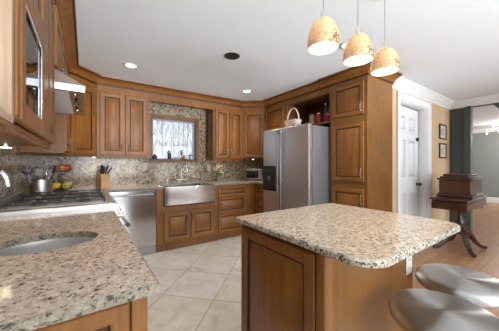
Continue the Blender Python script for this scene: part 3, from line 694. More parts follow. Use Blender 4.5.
# refrigerator
fx, fy0, fy1 = 2.33, 2.05, 2.985
fg = thing('refrigerator', 'stainless side-by-side refrigerator with a black dispenser', 'refrigerator', (fx, fy1, 0), FRONT_RIGHT)
FW = fy1-fy0; ZT = 1.745; sp0 = .395
MB().box(.002, FW-.002, .075, .86, .03, ZT-.012).box(.05, FW-.05, .10, .80, 0, .03).build('body', STEEL_SIDE, fg, bevel=.006)
MB().box(.004, FW-.004, .062, .0745, .06, ZT-.015).build('gasket', BLACKP, fg)
fd = MB().box(0, sp0-.004, 0, .061, .10, ZT).build('freezer_door', STEEL_V, fg, bevel=.005)
rd = MB().box(sp0+.004, FW, 0, .061, .10, ZT).build('fridge_door', STEEL_V, fg, bevel=.005)
for x, p in ((sp0-.035, fd), (sp0+.040, rd)):
    mb = MB().box(x-.013, x+.013, -.040, -.022, .30, 1.725)
    for z in (.33, 1.0, 1.695): mb.box(x-.010, x+.010, -.023, -.0003, z-.025, z+.025)
    mb.build('handle', HANDLE_ST, p, bevel=.006)
dp = MB().box(.012, .300, -.012, -.0004, .825, 1.20).build('dispenser', plain('black_dispenser_panel', (.008, .008, .009), .35), fd, bevel=.004)
MB().box(.04, .272, -.0135, -.0125, .86, 1.06).box(.05, .262, -.030, -.0135, .852, .866).build('dispenser_tray', plain('dark_recess', (.02, .02, .022), .5), dp)
MB().box(.05, .262, -.0142, -.0125, 1.11, 1.165).build('control_strip', plain('grey_display', (.03, .034, .04), .3), dp)
MB().box(.13, .18, -.026, -.0138, .99, 1.04).build('lever', plain('grey_lever', (.10, .10, .11), .3), dp)
MB().box(.01, FW-.01, .02, .062, .03, .095).build('grille', BLACKP, fg)
for x in (.03, FW-.09): MB().box(x, x+.06, .03, .11, ZT+.0002, ZT+.014).build('hinge_cover', STEEL_SIDE, fg, bevel=.003)

# ------------------------------------------------------------------ island
IX0, IX1, IY0, IY1 = .735, 1.635, .385, 1.222
def rrect(x0, x1, y0, y1, rr, n=8):
    pts = []
    for (cx, cy, a0, r) in ((x1-rr[1], y0+rr[1], -PI/2, rr[1]), (x1-rr[2], y1-rr[2], 0, rr[2]), (x0+rr[3], y1-rr[3], PI/2, rr[3]), (x0+rr[0], y0+rr[0], PI, rr[0])):
        for i in range(n+1):
            a = a0+PI/2*i/n; pts.append((cx+r*math.cos(a), cy+r*math.sin(a)))
    return pts
def offs(p, d): 
    cx, cy = (IX0+IX1)/2, (IY0+IY1)/2
    return [(x+(d if x < cx else -d)*min(1, abs(x-cx)/.3), y+(d if y < cy else -d)*min(1, abs(y-cy)/.3)) for x, y in p]
IX1 = 1.648
P = rrect(IX0, IX1, IY0, IY1, (.105, .085, .04, .02))
L = lambda p, z: [(x, y, z) for x, y in p]
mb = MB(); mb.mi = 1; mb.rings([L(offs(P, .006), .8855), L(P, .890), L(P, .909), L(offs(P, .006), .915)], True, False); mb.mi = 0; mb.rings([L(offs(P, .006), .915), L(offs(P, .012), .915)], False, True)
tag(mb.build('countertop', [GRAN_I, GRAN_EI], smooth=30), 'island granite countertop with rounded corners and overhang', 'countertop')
isl = thing('kitchen_island', 'stained wood kitchen island base with a raised end panel', 'island', (.785, 1.20, 0), FRONT_RIGHT)
IW, ID = .60, .79       # along -Y, along +X
MB().box(0, IW-.03, .0, ID, .0, .885).box(IW-.0299, IW, .03, ID, .0, .885).build('body', WOODR, isl, bevel=.002)
m2 = panel_front(MB(), .004, IW-.045, .11, .862, -.0003, .02, .062); m2.build('end_panel', [WOOD, GLAZE], isl)
mb = MB().prism([(IW-.042, -.012), (IW-.036, -.020), (IW-.012, -.020), (IW+.002, -.016), (IW+.010, -.004), (IW+.010, .030), (IW+.0003, .030), (IW+.0003, -.0003), (IW-.042, -.0003)], 0, .885)
mb.build('corner_post', WOOD, isl, bevel=.003)
MB().box(-.006, IW-.046, -.016, -.0004, 0, .10).build('base_moulding', WOOD, isl, bevel=.004)
def outlet(name, label, loc, rot, m=PLATE, w_=.07, h_=.115, sw=False):
    o = thing(name, label, 'outlet' if not sw else 'switch', loc); o.rotation_euler = rot
    MB().box(-w_/2, w_/2, -.006, 0, -h_/2, h_/2).build('plate', m, o, bevel=.003)
    for z in ((-.024, .024) if not sw else (0,)):
        f = MB().lathe([(.017, -.006), (.017, -.0085)], (0, 0, z), 14, 'y').build('socket', m, o)
        MB().box(-.008, -.0055, -.0092, -.0084, z-.004, z+.008).box(.0055, .008, -.0092, -.0084, z-.004, z+.008).build('slots', BLACKP, f)
    return o
outlet('outlet', 'white outlet on the side of the island under the overhang', (1.512, .5995, .665), (0, 0, 0))
outlet('outlet', 'almond outlet on the mosaic backsplash right of the window', (1.885, YB-.0003, 1.16), (0, 0, 0), ALMOND)
outlet('outlet', 'almond outlet on the mosaic backsplash left of the window sill', (.775, YB-.0003, 1.19), (0, 0, 0), ALMOND)

# stools
def make_stool():
    st = thing('bar_stool', 'round spun steel bar stool nearest the camera beside the island', 'stool', (0, 0, 0), 0, 'steel stools at the island')
    prof = [(.004, .6485), (.10, .6485), (.150, .646), (.172, .6435), (.186, .636), (.194, .622), (.195, .606), (.188, .592), (.172, .583), (.10, .580), (.004, .580)]
    MB().lathe(prof[::-1], (0, 0, 0), 64, cap=False).build('seat', SPUN, st, smooth=60)
    MB().lathe([(.055, .560), (.055, .5798), (.020, .5798)][::1], (0, 0, 0), 20).lathe([(.028, .035), (.028, .5598)], (0, 0, 0), 20).build('post', CHROME, st)
    MB().lathe([(.20, 0), (.20, .008), (.16, .018), (.04, .034), (.029, .036)], (0, 0, 0), 40).build('base', CHROME, st)
    mb = MB().tube([(.15*math.cos(2*PI*i/28), .15*math.sin(2*PI*i/28), .24) for i in range(29)], .010, 8, cap=False)
    for a in range(3): mb.tube([(.028*math.cos(a*2.094), .028*math.sin(a*2.094), .24), (.15*math.cos(a*2.094), .15*math.sin(a*2.094), .24)], .008, 8)
    mb.build('foot_ring', CHROME, st)
    return st
s1 = make_stool(); s1.location = (1.180, .338, 0)
s2 = copy_tree(s1); s2.location = (1.600, .392, 0); s2['label'] = 'round spun steel bar stool farther right, partly behind the nearest stool'

# ------------------------------------------------------------------ lamps
def can(x, y, label, lit=True, power=9, black=False):
    c = thing('recessed_light', label, 'ceiling light', (x, y, CEIL))
    trim = BLACKP if black else CHROME
    MB().lathe([(.058, -.0005), (.083, -.0005), (.083, -.004), (.074, -.008), (.058, -.006), (.058, -.0005)], (0, 0, 0), 28, cap=False).build('trim_ring', trim if black else plain('can_trim', (.75, .75, .76), .3, .6) if 'can_trim' not in MATS else MATS['can_trim'], c)
    MB().lathe([(.0, -.0012), (.0575, -.0012), (.0575, -.0006), (.0, -.0006)], (0, 0, 0), 24, cap=False).build('lens', LAMPW if lit else BLACK, c)
    if lit:
        l = bpy.data.lights.new('can_lamp', 'SPOT'); l.energy = power; l.spot_size = math.radians(140); l.spot_blend = .8; l.color = (1, .94, .85); l.shadow_soft_size = .05
        o = bpy.data.objects.new('can_lamp', l); o.location = (x, y, CEIL-.03); COL.objects.link(o)
    return c
can(.44, 3.07, 'lit recessed ceiling light in front of the left window cabinet', power=22)
can(2.10, 3.11, 'lit recessed ceiling light in front of the right corner cabinet', power=28)
can(2.09, 1.345, 'recessed ceiling light partly hidden behind the middle pendant', power=25)
can(1.288, 2.19, 'unlit black recessed ceiling light in the middle of the ceiling', lit=False, black=True)
def pendant(x, y, zb, label, R=.081):
    p = thing('pendant_lamp', label, 'pendant lamp', (x, y, CEIL), 0, 'pendants above the island')
    dz = zb-CEIL; Hh = .160
    MB().lathe([(.032, -.0005), (.032, -.008), (.02, -.022), (.006, -.030)], (0, 0, 0), 24).build('canopy', NICKEL, p)
    MB().tube([(0, 0, -.030), (0, 0, dz+Hh+.045)], .0026, 8).build('cord', plain('grey_cord', (.25, .25, .26), .5) if 'grey_cord' not in MATS else MATS['grey_cord'], p)
    MB().lathe([(.014, dz+Hh-.003), (.0135, dz+Hh+.02), (.006, dz+Hh+.045)], (0, 0, 0), 16).build('socket_cap', NICKEL, p)
    pr = [(R*.965, 0), (R*1.0, .025), (R*.985, .05), (R*.93, .077), (R*.82, .104), (R*.66, .128), (R*.46, .146), (R*.24, .156), (.012, .160)]
    sh = MB().lathe([(r, z) for r, z in pr], (0, 0, 0), 40, cap=False).build('lamp_shade', SHADE, p, smooth=80, loc=(0, 0, dz))
    MB().lathe([(R*.965, .0)]+[(max(.002, r-.004), max(.0, z-.004)+.001) for r, z in pr[:-1]], (0, 0, 0), 40, cap=False).build('lining', SHADEIN, sh, smooth=80)
    MB().sphere((0, 0, .075), .028, 14).build('bulb', LAMPW, sh)
    l = bpy.data.lights.new('pendant_bulb', 'POINT'); l.energy = 3.6; l.color = (1, .90, .76); l.shadow_soft_size = .03
    o = bpy.data.objects.new('pendant_bulb', l); o.location = (x, y, zb+.09); COL.objects.link(o)
    return p
pendant(1.02, .80, 1.830, 'amber mosaic pendant lamp, leftmost of the three over the island')
pendant(1.34, .80, 1.845, 'amber mosaic pendant lamp in the middle of the three over the island', .086)
pendant(1.66, .80, 1.850, 'amber mosaic pendant lamp, rightmost of the three, beside the pantry top', .088)
def puckl(x, y, z, label, pw=2.5):
    c = thing('puck_light', label, 'puck light', (x, y, z))
    MB().lathe([(.034, -.0003), (.034, -.012), (.026, -.014)], (0, 0, 0), 20).build('housing', NICKEL, c)
    MB().lathe([(.024, -.0142), (.024, -.016), (.001, -.016)], (0, 0, 0), 16).build('lens', PUCK, c)
    l = bpy.data.lights.new('puck_lamp', 'SPOT'); l.energy = pw*.5; l.spot_size = math.radians(150); l.spot_blend = 1; l.color = (1, .80, .52); l.shadow_soft_size = .02
    o = bpy.data.objects.new('puck_lamp', l); o.location = (x, y, z-.022); COL.objects.link(o)
puckl(-.36, 1.85, UZ0, 'small puck light under glass-door cabinet near the range', 3.2)
puckl(-.33, 1.15, UZ0, 'small puck light under the glass-door cabinet above the oval sink', 2.0)
puckl(.10, 3.93, UZ0, 'small puck light under the corner cabinet above the knife block', 3.0)
puckl(.52, 3.93, UZ0, 'small puck light under the left window cabinet', 3.0)
puckl(2.1, 3.93, UZ0-.025, 'small puck light under the right window cabinet', 2.2)
puckl(2.75, 3.85, UZ0, 'small puck light under the corner cabinet above the toaster oven', 2.2)
sl_ = bpy.data.lights.new('parlor_lamp', 'POINT'); sl_.energy = 40; sl_.color = (1, .95, .88); sl_.shadow_soft_size = .1
so = bpy.data.objects.new('parlor_lamp', sl_); so.location = (9.6, 1.1, 2.0); COL.objects.link(so)
tk = thing('track_light', 'small track light under the parlor ceiling seen through green opening', 'track light', (9.8, 1.68, CEIL))
MB().lathe([(.06, -.0005), (.06, -.02), (.02, -.03)], (0, 0, 0), 16).build('base', WHITE, tk)
MB().tube([(0, 0, -.03), (0, 0, -.14)], .012, 8).tube([(0, -.14, -.14), (0, .14, -.14)], .012, 8).build('stem', WHITE, tk)
for y in (-.14, .14): MB().lathe([(.03, -.28), (.045, -.2), (.02, -.15)], (0, y, 0), 12).build('lamp_head', WHITE, tk)

# ------------------------------------------------------------------ hall furniture
tb = thing('pedestal_table', 'dark mahogany pedestal table with curved claw legs by tan wall', 'table', (4.465, 1.105, 0))
MB().box(-.485, .485, -.205, .205, .735, .762).box(-.462, .462, -.188, .188, .71, .7348).build('tabletop', MAHOG, tb, bevel=.006)
MB().box(-.470, .470, -.192, .192, .615, .7098).build('apron', MAHOG, tb, bevel=.004)
MB().lathe([(.06, .22), (.065, .25), (.04, .27), (.045, .30), (.07, .36), (.062, .42), (.035, .46), (.032, .52), (.05, .55), (.055, .58), (.10, .60), (.10, .6148)], (0, 0, 0), 24).build('pedestal', MAHOG, tb)
for a in (PI/4, 3*PI/4, 5*PI/4, 7*PI/4):
    c, s_ = math.cos(a), math.sin(a)*.75
    pts = [(.04*c, .04*s_, .29), (.10*c, .10*s_, .27), (.18*c, .18*s_, .19), (.25*c, .25*s_, .10), (.33*c, .33*s_, .046), (.41*c, .41*s_, .028)]
    MB().tube(pts, [.045, .046, .038, .031, .026, .026], 10).build('leg', MAHOG, tb)
for x in (.40,): MB().tube([(x, -.155, .6148), (x, -.155, .575)], [.006, .010], 8).build('drop_finial', MAHOG, tb)
bx = thing('wooden_box', 'dark wooden chest with moulded lid standing on the pedestal table', 'chest', (4.535, 1.112, .7622)); bx.scale = (1.16, 1.12, 1.06)
MB().box(-.275, .275, -.178, .178, 0, .035).box(-.26, .26, -.165, .165, .0351, .05).build('plinth', MAHOG, bx, bevel=.006)
MB().box(-.25, .25, -.155, .155, .0502, .225).build('body', TABLEBOX, bx, bevel=.004)
MB().box(-.27, .27, -.172, .172, .2252, .252).box(-.245, .245, -.15, .15, .2521, .275).box(-.215, .215, -.125, .125, .2751, .305).build('lid', MAHOG, bx, bevel=.006)
for zc, m_, lab in ((1.805, print_mat('faded_print_a', (.30, .28, .26), (.62, .58, .52)), 'small framed picture on tan wall, upper of the two'), (1.468, print_mat('faded_print_b', (.34, .31, .28), (.60, .55, .48)), 'small framed picture on tan wall, lower of the two')):
    p = thing('picture_frame', lab, 'picture', (5.275, YT-.001, zc))
    ring_frame(-.165, .165, -.135, .135, .026, -.022, 0).build('frame', MAHOG, p, bevel=.004)
    MB().box(-.1385, .1385, -.009, -.001, -.1085, .1085).build('mat', plain('cream_mat', (.62, .56, .47), .7) if 'cream_mat' not in MATS else MATS['cream_mat'], p)
    MB().box(-.085, .085, -.0105, -.0095, -.07, .07).build('print', m_, p)

# ------------------------------------------------------------------ small things on the counters
CT = .9152
cn = thing('utensil_canister', 'tall brushed steel canister with utensils in the corner behind range', 'canister', (-.345, 3.02, CT))
MB().lathe([(.080, 0), (.086, .004), (.086, .165), (.083, .167), (.081, .165), (.081, .012), (.001, .012)], (0, 0, 0), 36, cap=False).lathe([(.001, 0), (.08, 0)], (0, 0, 0), 36, cap=False).build('can', steel('satin_canister_steel', (.50, .47, .44), .34), cn)
def utensil(name, label, x, y, tip, head, mat, r=.006):
    o = thing(name, label, 'utensil', (-.345+x, 3.02+y, CT+.014)); t = Vector(tip)
    MB().tube([(0, 0, 0), tuple(t*.5), tuple(t)], [r*.8, r, r], 8).build('shaft', mat, o)
    d = t.normalized(); mb = MB()
    q = d.to_track_quat('Z', 'Y').to_matrix().to_4x4(); mb.M = Matrix.Translation(t) @ q
    if head == 'spoon': mb.lathe([(.004, -.01), (.028, .02), (.034, .045), (.025, .072), (.004, .085)], (0, 0, 0), 14, sy=.35)
    if head == 'spatula': mb.box(-.024, .024, -.002, .002, 0, .07)
    if head == 'ladle': mb.lathe([(.004, .0), (.03, .008), (.042, .03), (.044, .05), (.04, .05), (.028, .014), (.004, .006)], (0, 0, .0), 18, cap=False)
    if head == 'whisk':
        for k in range(6):
            a = PI*k/6
            mb.tube([(math.cos(a)*.028*math.sin(PI*i/8)*s_, math.sin(a)*.028*math.sin(PI*i/8)*s_, .10*(1-math.cos(PI*i/8))/2) for s_ in (1, ) for i in range(9)], .0016, 5)
            mb.tube([(-math.cos(a)*.028*math.sin(PI*i/8), -math.sin(a)*.028*math.sin(PI*i/8), .10*(1-math.cos(PI*i/8))/2) for i in range(9)], .0016, 5)
    mb.build('head', mat, o, bevel=.001 if head == 'spatula' else 0)
WSP = plain('wooden_spoon_brown', (.20, .10, .04), .6)
utensil('wooden_spoon', 'dark brown wooden spoon standing upright in the steel canister', -.015, .02, (-.015, .01, .195), 'spoon', WSP, .008)
utensil('spatula', 'steel spatula standing in the canister behind the range', -.01, -.03, (.0, -.035, .19), 'spatula', HANDLE_ST)
utensil('ladle', 'steel ladle standing in the canister beside the wooden spoon', -.05, -.03, (-.035, -.02, .20), 'ladle', HANDLE_ST)
utensil('whisk', 'wire whisk standing in the steel canister', .03, .025, (.02, .03, .18), 'whisk', STEEL, .005)
utensil('black_spoon', 'black nylon serving spoon leaning right out of the steel canister', .035, -.01, (.055, -.01, .205), 'spoon', BLACKP)
# two-tier fruit basket
fbx, fby = -.235, 3.62
fb = thing('fruit_basket', 'two-tier black wire basket of fruit in the corner left of knife block', 'basket', (fbx, fby, CT))
def wire_bowl(z, R, h):
    mb = MB()
    for rr, zz in ((R, h), (R*.86, h*.45), (R*.62, .004)): mb.tube([(rr*math.cos(2*PI*i/28), rr*math.sin(2*PI*i/28), z+zz) for i in range(29)], .0022, 6, cap=False)
    for k in range(16):
        a = 2*PI*k/16; mb.tube([(r*math.cos(a), r*math.sin(a), z+q) for r, q in ((R, h), (R*.86, h*.45), (R*.62, .004), (.01, .004))], .0014, 5)
    return mb
wire_bowl(0.004, .125, .06).build('lower_bowl', BLACK, fb); wire_bowl(.215, .11, .05).build('upper_bowl', BLACK, fb)
MB().tube([(0, 0, .004), (0, 0, .35)], .004, 8).tube([(0.03*math.sin(2*PI*i/16), 0, .38-.03*math.cos(2*PI*i/16)) for i in range(17)], .003, 6, cap=False).build('stem', BLACK, fb)
FR_M = {'lemon': plain('lemon_yellow', (.80, .52, .06), .45), 'apple': plain('apple_red', (.55, .07, .04), .3), 'peach': plain('peach_orange', (.75, .28, .10), .55), 'pear': plain('pear_green_yellow', (.58, .50, .10), .45)}
def fruit(kind, label, x, y, z, r, rot=(0, 0, 0)):
    o = thing(kind, label, 'fruit', (fbx+x, fby+y, CT+z), 0, 'fruit in the tiered basket'); o.rotation_euler = rot
    mb = MB()
    if kind == 'lemon': mb.lathe([(.001, -r*1.35), (r*.25, -r*1.2), (r*.75, -r*.75), (r, 0), (r*.75, r*.75), (r*.25, r*1.2), (.001, r*1.35)], (0, 0, 0), 18)
    elif kind == 'pear': mb.lathe([(.001, -r), (r*.7, -r*.8), (r, -r*.1), (r*.85, r*.5), (r*.5, r*1.1), (r*.35, r*1.5), (.001, r*1.7)], (0, 0, 0), 18)
    else: mb.lathe([(.001, -r*.80), (r*.4, -r*.88), (r*.8, -r*.62), (r, 0), (r*.85, r*.55), (r*.45, r*.85), (r*.15, r*.78), (.001, r*.68)], (0, 0, 0), 18)
    mb.build('flesh', FR_M[kind], o, smooth=80)
    if kind != 'lemon': MB().tube([(0, 0, r*(1.6 if kind == 'pear' else .7)), (.003, 0, r*(1.6 if kind == 'pear' else .7)+.016)], .0015, 5).build('stem', WSP, o)
fruit('lemon', 'lemon at the front left of the lower basket tier', -.055, -.035, .052, .043, (0, 1.3, .4))
fruit('pear', 'yellow green pear at the front right of the lower tier', .052, -.050, .054, .043, (.3, .9, 0))
fruit('lemon', 'lemon at the back right of the lower basket tier', .05, .052, .052, .040, (0, 1.3, .9))
fruit('lemon', 'lemon at the back left of the lower basket tier', -.045, .05, .052, .041, (0, 1.4, -.5))
fruit('apple', 'red apple at the right end of the upper basket tier', .05, -.005, .268, .045)
fruit('peach', 'orange peach at the left end of the upper basket tier', -.045, -.03, .264, .043)
fruit('apple', 'red apple at the back of the upper basket tier', -.015, .05, .268, .042)
fruit('peach', 'orange peach between the others at the front of the upper tier', .012, -.062, .272, .036)
# knife block
kb = thing('knife_block', 'light wooden knife block on the counter by the corner', 'knife block', (.195, 3.65, CT), math.radians(20))
MB().prism([(-.075, 0), (.065, 0), (.085, .10), (.02, .205), (-.075, .165)], -.055, .055, 'x').build('block', BLOCK, kb, bevel=.005)
kk = [(-.036, .0, -.02, .125, .019, 'widest black-handled knife at left of knife block'), (-.010, .01, .0, .105, .014, 'black-handled knife second from left in the knife block'), (.016, .005, .03, .125, .013, 'tall slim black-handled knife in the middle of the knife block'), (.040, .0, .11, .10, .011, 'short black-handled knife leaning out at right of the knife block')]
for x, yy, lean, L_, r, lab in kk:
    k = thing('kitchen_knife', lab, 'knife', (.195, 3.65, CT), math.radians(20), 'knives in the wooden block')
    # slot opening lies on the sloped top face
    p0 = Vector((x, -.030+yy, .1872)); d = Vector((lean*4, -.40, .9)).normalized()
    MB().tube([tuple(p0+d*.001), tuple(p0+d*L_*.25), tuple(p0+d*L_*.8), tuple(p0+d*L_)], [r*.75, r, r*1.05, r*.7], 8, squash=.6).build('handle', BLACKP, k)
    MB().tube([tuple(p0+d*.0008), tuple(p0+d*.006)], [r*.9, r*.9], 8, squash=.5).build('bolster', STEEL, k)
# window sill things
BLUE = plain('cobalt_blue_glass', (.02, .05, .22), .1); NAVY = plain('navy_ceramic', (.02, .035, .10), .3)
def sill(name, label, cat, x, prof, m, y=YB-.035, n=18):
    o = MB().lathe(prof, (0, 0, 0), n).build(name, m); o.location = (x, y, SZ+.0002); return tag(o, label, cat)
SZ2 = SZ
sill('blue_jar', 'round cobalt blue jar at the left end of the window sill', 'jar', .925, [(.025, 0), (.038, .012), (.040, .035), (.028, .055), (.016, .062), (.018, .075)], BLUE)
sill('navy_vase', 'dark navy vase standing on window sill left of centre', 'vase', 1.155, [(.026, 0), (.030, .02), (.032, .06), (.022, .085), (.026, .098)], NAVY)
sill('white_dish', 'small white dish on the middle of the window sill', 'dish', 1.275, [(.02, 0), (.034, .018), (.042, .034), (.038, .034), (.03, .02), (.004, .006)], plain('white_glaze', (.72, .74, .76), .25))
sill('red_figurine', 'small red and white figurine on the window sill right of centre', 'figurine', 1.40, [(.024, 0), (.028, .02), (.018, .04), (.022, .052), (.016, .066), (.003, .07)], plain('faded_red_glaze', (.50, .10, .08), .35))
gj = thing('glass_jar', 'clear glass jar with a dark lid at the right end of window sill', 'jar', 1.525 and (1.525, YB-.035, SZ+.0002))
MB().lathe([(.034, 0), (.038, .01), (.038, .055), (.034, .062)], (0, 0, 0), 18).build('body', plain('pale_jar_glass', (.55, .66, .70), .08, trans=.6), gj)
MB().lathe([(.038, .0622), (.038, .078), (.03, .080)], (0, 0, 0), 18).build('lid', plain('dark_teal_lid', (.08, .14, .17), .35), gj)
LEAFM = plain('dark_houseplant_leaf', (.06, .075, .045), .5)
def sprig(label, x, h, n, pot):
    p = thing('potted_sprig', label, 'plant', (x, YB+.03, SZ+.0002)); 
    MB().lathe([(.018, 0), (.024, .03), (.026, .035), (.022, .035), (.018, .028), (.002, .026)], (0, 0, 0), 14).build('pot', pot, p)
    rs = random.Random(int(x*1000))
    st = MB(); lf = MB()
    for k in range(n):
        a = rs.uniform(0, 6.28); r = rs.uniform(.006, .035); hh = h*rs.uniform(.6, 1)
        pts = [(0, 0, .027), (r*.5*math.cos(a), r*.25*math.sin(a), hh*.5), (r*math.cos(a), r*.4*math.sin(a), hh)]
        st.tube(pts, .003, 5)
        for j in range(6):
            t = .35+.13*j; px, py, pz = (Vector(pts[0])*(1-t)+Vector(pts[2])*t)
            b = rs.uniform(0, 6.28); q = Vector((math.cos(b), .5*math.sin(b), .5))*.040
            sd2 = Vector((-math.sin(b), math.cos(b), 0))*.010
            c0 = Vector((px, py, pz)); lf.add([tuple(c0), tuple(c0+q*.5+sd2), tuple(c0+q), tuple(c0+q*.5-sd2+Vector((0, 0, .002)))], [(0, 1, 2, 3)])
    st.build('stems', LEAFM, p); lf.build('leaves', LEAFM, p)
sprig('leafy sprig in a small pot on the window sill above the navy vase', 1.165, .15, 6, NAVY)
sprig('taller leafy sprig in a small pot on the window sill right of centre', 1.375, .19, 5, plain('grey_pot', (.35, .36, .38), .5))
# flowers in a vase
fv = thing('flower_vase', 'small glass vase on the counter right of the sink', 'vase', (2.035, 3.955, CT))
MB().lathe([(.028, 0), (.038, .01), (.042, .05), (.028, .085), (.034, .10), (.031, .10), (.025, .085), (.038, .05), (.034, .012), (.001, .010)], (0, 0, 0), 20, cap=False).build('vessel', plain('green_tinted_glass', (.50, .60, .45), .1, trans=.5), fv)
fl = thing('flower_bouquet', 'bunch of white and yellow flowers with green leaves in glass vase', 'flowers', (2.035, 3.955, CT+.012))
rs = random.Random(5); st = MB(); lf = MB(); heads = []
for k in range(11):
    a = k*2.4; r = .03+.095*(k % 4)/3; hh = .14+.12*((k*7) % 5)/4
    e = (r*math.cos(a), r*.75*math.sin(a)-.005, hh); heads.append(e); st.tube([(.004*math.cos(a), .004*math.sin(a), 0), (e[0]*.25, e[1]*.25, .085), e], .002, 5)
for k in range(26):
    a = rs.uniform(0, 6.28); r = rs.uniform(.02, .07); z = rs.uniform(.11, .20); c0 = Vector((r*math.cos(a)*.5, r*.6*math.sin(a)*.5, z-.03)); q = Vector((r*math.cos(a)*.8, r*.6*math.sin(a), .03)); s_ = Vector((-math.sin(a), math.cos(a), .2))*.011
    lf.add([tuple(c0), tuple(c0+q*.5+s_), tuple(c0+q), tuple(c0+q*.5-s_)], [(0, 1, 2, 3)])
st.build('stems', plain('stem_green', (.10, .18, .05), .6), fl); lf.build('leaves', plain('leaf_green', (.10, .20, .05), .5), fl)
PW_, PY_ = plain('white_petals', (.86, .85, .80), .7), plain('yellow_petals', (.75, .60, .20), .6)
for k, e in enumerate(heads):
    mb = MB()
    for j in range(7):
        a = 2*PI*j/7; mb.sphere((e[0]+.022*math.cos(a), e[1]+.022*math.sin(a), e[2]+.003), .017, 8, .6)
    mb.sphere((e[0], e[1], e[2]+.004), .013, 8, .8); mb.build('blossom', PW_ if k % 3 else PY_, fl)
# toaster oven
to = thing('toaster_oven', 'small black and steel toaster oven in the corner beside the refrigerator', 'toaster oven', (2.74, 3.80, CT), math.radians(-38))
MB().box(-.165, .165, -.10, .10, .018, .232).build('body', STEEL, to, bevel=.012)
MB().box(-.155, .085, -.108, -.1003, .035, .205).build('door', BLACKG, to, bevel=.004)
MB().tube([(-.13, -.125, .190), (.06, -.125, .190)], .006, 8).tube([(-.12, -.125, .190), (-.12, -.106, .190)], .005, 6).tube([(.05, -.125, .190), (.05, -.106, .190)], .005, 6).build('handle', CHROME, to)
for z in (.065, .122, .18): MB().lathe([(.014, -.1003), (.014, -.113), (.008, -.115)], (.125, 0, z), 14, 'y').build('knob', BLACKP, to)
for x in (-.14, .14):
    for y in (-.08, .08): MB().lathe([(.010, 0), (.012, .0178)], (x, y, 0), 10).build('foot', BLACKP, to)
# ------------------------------------------------------------------ things above the fridge
bk = thing('basket', 'pink and cream woven handbag basket with tall handle on the refrigerator', 'basket', (2.50, 2.50, ZT+.0005), FRONT_RIGHT); bk.scale = (.86, .86, .95)
def bmat():
    m, nt, b = nodes_of('pink_woven_basket'); tc = N(nt, 'ShaderNodeTexCoord'); c = N(nt, 'ShaderNodeTexChecker', i_Scale=70.)
    nt.links.new(tc.outputs['Object'], c.inputs['Vector']); c.inputs['Color1'].default_value = (.62, .40, .34, 1); c.inputs['Color2'].default_value = (.74, .60, .50, 1)
    nt.links.new(c.outputs['Color'], b.inputs['Base Color']); b.inputs['Roughness'].default_value = .7; return m
BM = bmat()
def sq(a, b, z): return [(a*math.copysign(abs(math.cos(t))**.5, math.cos(t)), b*math.copysign(abs(math.sin(t))**.5, math.sin(t)), z) for t in [2*PI*i/32 for i in range(32)]]
MB().rings([sq(.115, .07, 0), sq(.13, .08, .04), sq(.145, .09, .115), sq(.137, .082, .115), sq(.12, .072, .012)], True, True).build('body', BM, bk, smooth=50)
MB().rings([sq(.150, .095, .108), sq(.150, .095, .124), sq(.138, .083, .124), sq(.138, .083, .108)], False, False).build('rim', plain('cream_rim', (.72, .62, .52), .6), bk)
MB().tube([(.135*math.cos(PI*i/16), 0, .112+.20*math.sin(PI*i/16)) for i in range(17)], .010, 8, squash=1.4).build('handle', MATS['cream_rim'], bk)
RED = plain('red_jar_contents', (.42, .03, .025), .2)
NZ = 1.795+.0225
def jar(name, label, x, y, r, h, m, group=None):
    j = thing(name, label, 'jar', (x, y, NZ)); 
    MB().lathe([(r*.9, 0), (r, .008), (r, h*.8), (r*.75, h*.9), (r*.75, h*.93)], (0, 0, 0), 20).build('body', m, j)
    MB().lathe([(r*.8, h*.931), (r*.8, h), (r*.7, h*1.01)], (0, 0, 0), 20).build('lid', NICKEL, j)
jar('red_jar', 'red filled jar in the fridge niche, left of the clear bottles', 2.86, 2.325, .042, .165, RED)
jar('red_jar', 'red filled jar at the back right of the niche above refrigerator', 2.98, 2.17, .045, .15, RED)
jar('red_jar', 'small red filled jar at the front right of the niche', 2.85, 2.15, .036, .12, RED)
tn = thing('tan_canister', 'tan canister in the niche above the refrigerator, left of the red jars', 'canister', (2.88, 2.46, NZ))
MB().lathe([(.048, 0), (.05, .004), (.05, .145)], (0, 0, 0), 22).build('body', plain('tan_tin', (.50, .30, .16), .5), tn)
MB().lathe([(.052, .1452), (.052, .17), (.045, .174)], (0, 0, 0), 22).build('lid', plain('brown_lid', (.28, .15, .08), .5), tn)
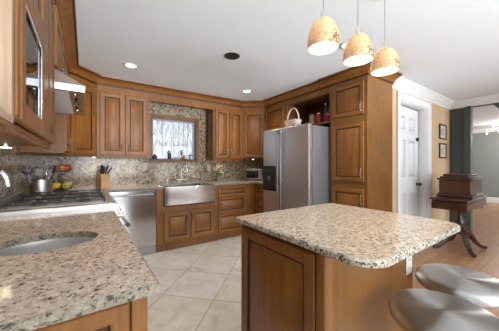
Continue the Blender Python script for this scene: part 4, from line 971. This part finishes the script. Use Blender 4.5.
for x, y, h, lab in ((2.90, 2.235, .30, 'tall clear glass bottle in the niche between the red jars'), (3.0, 2.30, .33, 'tallest clear glass bottle at the back of the niche')):
    b = thing('glass_bottle', lab, 'bottle', (x, y, NZ))
    MB().lathe([(.030, 0), (.033, .006), (.033, h*.55), (.014, h*.72), (.013, h*.95)], (0, 0, 0), 20).build('body', GLASS_SOLID, b)
    MB().lathe([(.0145, h*.951), (.0155, h)], (0, 0, 0), 14).build('stopper', NICKEL, b)

# ------------------------------------------------------------------ outside the window: snow and bare trees
struct(MB().box(-30, 60, YB+.8, 90, -1.2, -1.0).build('ground', SNOW))
def tree_mesh(seed):
    rs = random.Random(seed); mb = MB()
    def branch(p, d, L, r, lev):
        pts = [p]; q = p.copy(); dd = d.copy(); n = 4 if lev else 8
        for i in range(n):
            dd = (dd+Vector((rs.uniform(-1, 1), rs.uniform(-1, 1), rs.uniform(0, .8)))*(.035 if lev == 0 else .14)).normalized(); q = q+dd*L/n
            m = math.hypot(q.x, q.y)
            if m > 1.0: q.x /= m; q.y /= m
            pts.append(q.copy())
        mb.tube([tuple(x) for x in pts], [r*(1-.8*i/n) for i in range(n+1)], 5 if lev < 2 else 3, cap=False)
        if lev < 2:
            for k in range((26, 8)[lev]):
                t = rs.uniform(.10 if lev == 0 else .2, 1); i = min(int(t*n), n-1); s_ = pts[i].lerp(pts[i+1], t*n-i)
                a = rs.uniform(0, 6.28); nd = (dd*.95+Vector((math.cos(a), math.sin(a), .35))*.6).normalized()
                branch(s_, nd, L*rs.uniform(.16, .30), r*.40*(1-.6*t)+.004, lev+1)
    branch(Vector((0, 0, 0)), Vector((0, 0, 1)), 8.5, .055, 0)
    return mb
protos = []
TL = 'bare winter tree on the snowy ground outside the kitchen window'
for k in range(4):
    o = tree_mesh(k+11).build('bare_tree', BARK, smooth=60); tag(o, TL, 'tree', 'bare trees outside the window'); protos.append(o)
rs = random.Random(3); spots = []
for j in range(11):
    Y = 9.5+j*2.4
    x = Y*.15+rs.uniform(0, 1.6)
    while x < Y*.50:
        spots.append((x, Y+rs.uniform(-.08, .08))); x += 2.15+rs.uniform(0, 1.0)
for i, (x, y) in enumerate(spots):
    o = protos[i] if i < 4 else protos[i % 4].copy()
    if i >= 4: COL.objects.link(o)
    o.location = (x, y, -1.0); o.rotation_euler = (0, 0, rs.uniform(0, 6.28)); o.scale = (1, 1, rs.uniform(.8, 1.2))
